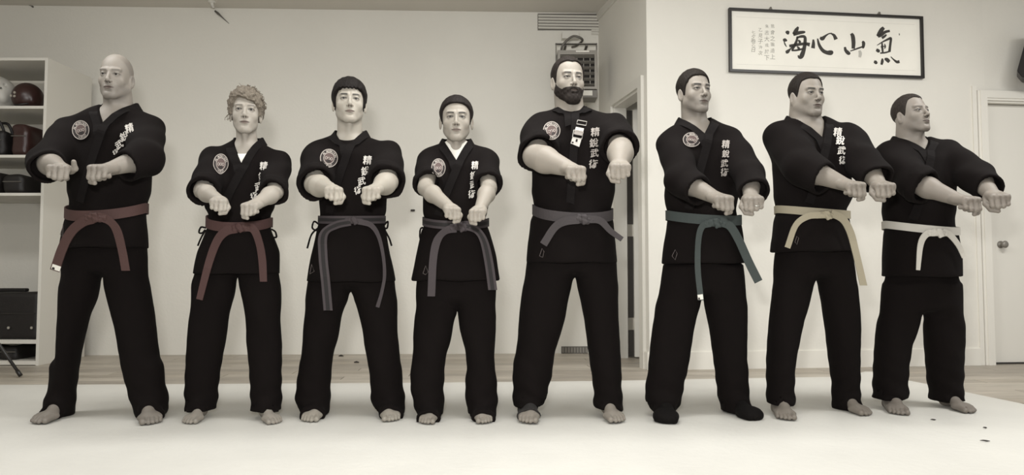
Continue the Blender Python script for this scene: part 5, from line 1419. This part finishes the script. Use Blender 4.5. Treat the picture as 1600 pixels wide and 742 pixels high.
people.append(dict(D=3.56, seed=5, k=1.1, hand=1.12, skin=(.40, .36, .305), label='tall bearded man with a grey belt and a black ankle support, under the heater',
 head=dict(c=(888, 127), lips=(.35,.3,.3), s=.93, yaw=13, pitch=2, w=1.05, jaw=1.05, hair='receding', hairc=(.016, .012, .010), t=.006, brow=.0034, beard=1, neck=.062, lid=.0034, peak=.4),
 torso=[(163, 876, 911), (171, 864, 924), (180, 842, 946), (192, 832, 958), (212, 830, 964), (245, 831, 966), (275, 831, 963), (300, 830, 962), (316, 834, 957)],
 skirt=[(330, 836, 953), (345, 829, 958), (380, 824, 963), (411, 822, 965)], belt_y=330, belly=.138,
 V=(893, 176), NL=(872, 167), NR=(914, 169), vpow=.5, under=(173, 'b'), cross=.03,
 armR=dict(s=(846, 207), e=(836, 244), w=(886, 262), f=(900, 266), cuff=-.06, rs=.092, re=.088, rc=.086, er=.053, wr=.030, off=(0, .20, .36, .43), sag=.0),
 armL=dict(s=(955, 207), e=(970, 232), w=(970, 254), f=(970, 262), cuff=-.02, rs=.090, re=.086, rc=.080, er=.050, wr=.030, sag=.0),
 pelvis=[(411, 822, 964), (436, 820, 964)], crotch=(898, 442),
 legs=[[(400, 822, 908), (425, 820, 903), (442, 819, 896), (469, 815, 889), (494, 812, 884), (530, 808, 872), (560, 804, 866), (586, 800, 862), (610, 800, 858), (634, 802, 849)],
       [(400, 890, 965), (425, 895, 965), (442, 900, 965), (469, 907, 965), (499, 913, 966), (540, 918, 969), (586, 924, 972), (610, 927, 972), (638, 930, 972)]],
 feet=[dict(tip=(828, 662), ang=-3, m=1, s=1.06, brace=1), dict(tip=(964, 661), ang=22, m=-1, s=1.06)],
 belt=(327, 333, 341, 16), belt_m=B_purp2, knot=(911, 343), ka=.35,
 tails=[dict(pts=[(905, 343, 13), (882, 346, 13), (866, 356, 12), (849, 382, 12)]), dict(pts=[(918, 342, 12), (938, 345, 11), (954, 361, 9), (972, 374, 8)])],
 kanji=dict(pos=[(930, 206, 14, 0), (928, 223, 14, 0), (929, 239, 13, 0), (927, 256, 14, -.1)], m=M_stitch2, sq=.95), patch=dict(c=(862, 204, 27, 29, .2)),
 marks=[dict(name='badge', poly=[(902.5, 187.5), (917, 190), (915.5, 196), (901, 193.5)], lift=.019, m=M_stitch), dict(name='badge', poly=[(900, 198), (912.5, 200.5), (911.5, 205), (898.5, 202.5)], fill=1, lift=.019, m=M_stitch),
   dict(name='badge', poly=[(898, 203.5), (911, 206), (909.5, 212), (896.5, 209.5)], fill=1, lift=.019, m=M_stitch2), dict(name='badge', poly=[(896.5, 203), (911.5, 206), (909, 217), (894.5, 214)], lift=.019, m=M_stitch),
   dict(name='badge', poly=[(894.5, 214.5), (908.5, 217.5), (905, 229.5), (891.5, 224)], fill=1, lift=.019, m=M_stitch), dict(name='badge_print', poly=[(900, 217), (903, 217.6), (902, 222), (899, 221.4)], fill=1, m=M_pdark, lift=.0205),
   dict(name='badge_print', poly=[(893.6, 221), (896.5, 221.6), (895.8, 224), (893, 223.4)], fill=1, m=M_pdark, lift=.0205), dict(poly=[(843, 400), (847, 388), (850, 393), (848, 402)])]))
people.append(dict(D=3.60, seed=6, k=1.03, hand=1.10, skin=(.33, .295, .25), label='man with a dark green belt, black shoes and a ring on his hand',
 head=dict(c=(1085, 145), zs=1.06, s=.93, yaw=16, pitch=3, w=.98, jaw=1.0, hair='short', hairc=(.014, .011, .009), t=.007, brow=.0042, stubble=.35, neck=.058, lid=.0036),
 torso=[(180, 1073, 1107), (188, 1064, 1116), (198, 1050, 1135), (208, 1042, 1146), (226, 1036, 1151), (255, 1036, 1152), (285, 1039, 1153), (305, 1038, 1155), (318, 1040, 1153), (328, 1043, 1151)],
 skirt=[(338, 1044, 1152), (350, 1041, 1158), (380, 1037, 1162), (412, 1034, 1165)], belt_y=338, belly=.124,
 V=(1100, 210), NL=(1066, 183), NR=(1111, 188),
 armR=dict(s=(1052, 226), e=(1066, 282), w=(1112, 305), f=(1132, 312), cuff=.55, rs=.086, re=.082, rc=.072, er=.044, sag=.02),
 armL=dict(s=(1140, 222), e=(1172, 275), w=(1180, 308), f=(1178, 313), cuff=.72, rs=.078, re=.074, rc=.076, er=.044, sag=.012),
 pelvis=[(430, 1032, 1166), (466, 1028, 1168)], crotch=(1098, 473),
 legs=[[(410, 1034, 1120), (440, 1030, 1108), (473, 1025, 1097), (495, 1023, 1090), (515, 1020, 1085), (556, 1015, 1077), (587, 1010, 1072), (607, 1007, 1068), (625, 1009, 1064), (641, 1016, 1056)],
       [(410, 1085, 1165), (440, 1092, 1167), (473, 1100, 1168), (515, 1109, 1167), (556, 1114, 1166), (607, 1120, 1169), (630, 1124, 1171), (641, 1128, 1170)]],
 feet=[dict(tip=(1044, 661), ang=12, m=1, s=1.05, shoe=1), dict(tip=(1181, 656), ang=47, m=-1, s=1.05, shoe=1)],
 belt=(336, 343, 344, 15), belt_m=B_teal, knot=(1117, 349), ka=.15, ring=1,
 tails=[dict(pts=[(1110, 349, 11), (1097, 354, 10), (1091, 375, 9), (1090, 420, 9), (1095, 469, 9)], flat=1, label=1), dict(pts=[(1124, 347, 13), (1140, 353, 13), (1154, 375, 13), (1169, 408, 13), (1185, 440, 13)])],
 kanji=dict(pos=[(1134, 225, 13, -.1), (1134, 240, 12, -.1), (1132, 255, 12, -.05), (1132, 269, 13, -.1)], m=M_stitch2, sq=.9), patch=dict(c=(1081, 218, 28, 23, -.25)),
 marks=[dict(poly=[(1050, 400), (1055, 390), (1058, 396), (1055, 406)])]))
people.append(dict(D=3.66, seed=7, k=1.12, hand=1.10, skin=(.32, .285, .24), label='heavy-set man with a cream yellow belt, standing below the framed calligraphy',
 head=dict(c=(1261, 150), s=.92, zs=1.07, yaw=12, pitch=0, w=1.02, jaw=1.2, hair='receding', hairc=(.014, .011, .009), t=.006, brow=.0036, stubble=.2, neck=.066, lid=.0036, peak=.25, low=.008),
 torso=[(177, 1243, 1282), (185, 1232, 1294), (194, 1218, 1312), (206, 1210, 1322), (226, 1207, 1328), (262, 1207, 1330), (290, 1208, 1333), (308, 1209, 1334), (320, 1212, 1328)],
 skirt=[(330, 1214, 1322), (345, 1209, 1328), (380, 1203, 1333), (394, 1203, 1334)], belt_y=330, belly=.160,
 V=(1281, 219), NL=(1237, 180), NR=(1284, 186),
 armR=dict(s=(1224, 217), e=(1256, 262), w=(1322, 287), f=(1338, 291), cuff=.50, rs=.096, re=.088, rc=.070, er=.046, sag=.02),
 armL=dict(s=(1326, 216), e=(1348, 254), w=(1382, 288), f=(1384, 292), cuff=.70, rs=.078, re=.078, rc=.070, er=.046, sag=.01),
 pelvis=[(400, 1208, 1334), (440, 1205, 1340)], crotch=(1275, 447),
 legs=[[(390, 1209, 1290), (420, 1207, 1282), (447, 1205, 1273), (470, 1204, 1267), (500, 1202, 1257), (530, 1200, 1251), (566, 1198, 1244), (600, 1197, 1242), (630, 1196, 1241)],
       [(390, 1262, 1334), (420, 1268, 1339), (447, 1276, 1343), (475, 1283, 1344), (515, 1290, 1345), (556, 1294, 1344), (597, 1299, 1344), (615, 1300, 1344), (638, 1301, 1339)]],
 feet=[dict(tip=(1233, 657), ang=22, m=1, s=1.04), dict(tip=(1356, 650), ang=50, m=-1, s=1.04)],
 belt=(327, 336, 333, 12), belt_m=B_cream, knot=(1290, 336), ka=.1,
 tails=[dict(pts=[(1282, 336, 10), (1262, 338, 10), (1243, 352, 9), (1230, 387, 9)]), dict(pts=[(1298, 333, 11), (1316, 342, 12), (1328, 362, 12), (1337, 395, 11), (1349, 446, 11)], flat=1)],
 kanji=dict(pos=[(1309, 206, 14, -.1), (1313, 219, 14, -.15), (1315, 235, 13, -.15), (1317, 250, 13, -.1)]),
 marks=[dict(poly=[(1242, 378), (1245, 369), (1248, 372), (1245, 382)])]))
people.append(dict(D=3.76, seed=8, k=1.08, hand=1.12, skin=(.31, .275, .235), label='man with short receding hair and a white belt, far right of the row',
 head=dict(c=(1424, 180), s=.89, zs=1.06, yaw=18, pitch=10, w=.96, jaw=1.0, hair='receding', hairc=(.026, .021, .018), t=.005, brow=.0030, browk=.6, stubble=.15, neck=.060, lid=.0038, peak=.6),
 torso=[(210, 1410, 1446), (216, 1400, 1455), (222, 1386, 1472), (232, 1378, 1482), (250, 1374, 1488), (280, 1377, 1493), (310, 1379, 1496), (330, 1378, 1496), (342, 1380, 1493)],
 skirt=[(355, 1382, 1493), (366, 1380, 1498), (400, 1378, 1504), (432, 1377, 1505)], belt_y=354, belly=.150,
 V=(1444, 236), NL=(1405, 213), NR=(1448, 217),
 armR=dict(s=(1392, 248), e=(1432, 286), w=(1496, 310), f=(1519, 314), cuff=.22, rs=.094, re=.088, rc=.078, er=.044, sag=.015),
 armL=dict(s=(1480, 242), e=(1524, 276), w=(1562, 302), f=(1563, 309), cuff=.62, rs=.084, re=.078, rc=.068, er=.044, sag=.01),
 pelvis=[(440, 1377, 1505), (490, 1372, 1508)], crotch=(1441, 500),
 legs=[[(430, 1377, 1462), (470, 1373, 1450), (500, 1370, 1441), (536, 1367, 1427), (566, 1365, 1423), (590, 1364, 1421), (622, 1363, 1421)],
       [(430, 1422, 1505), (470, 1434, 1508), (500, 1442, 1509), (546, 1444, 1509), (587, 1447, 1508), (625, 1452, 1506)]],
 feet=[dict(tip=(1410, 649), ang=30, m=1, s=1.05), dict(tip=(1519, 646), ang=50, m=-1, s=1.05)],
 belt=(351, 360, 360, 12), belt_m=B_white, knot=(1465, 364), ka=.1,
 tails=[dict(pts=[(1460, 364, 10), (1447, 366, 10), (1438, 382, 9), (1434, 422, 6)]), dict(pts=[(1472, 361, 9), (1484, 367, 9), (1497, 383, 8), (1506, 402, 7)])]))
import time as _t
for _i, _p in enumerate(people):
    _s = _t.time(); make_person(_p); print('person', _i + 1, round(_t.time() - _s, 1))
print('TRIS', sum(len(m.polygons) * 2 for m in bpy.data.meshes))
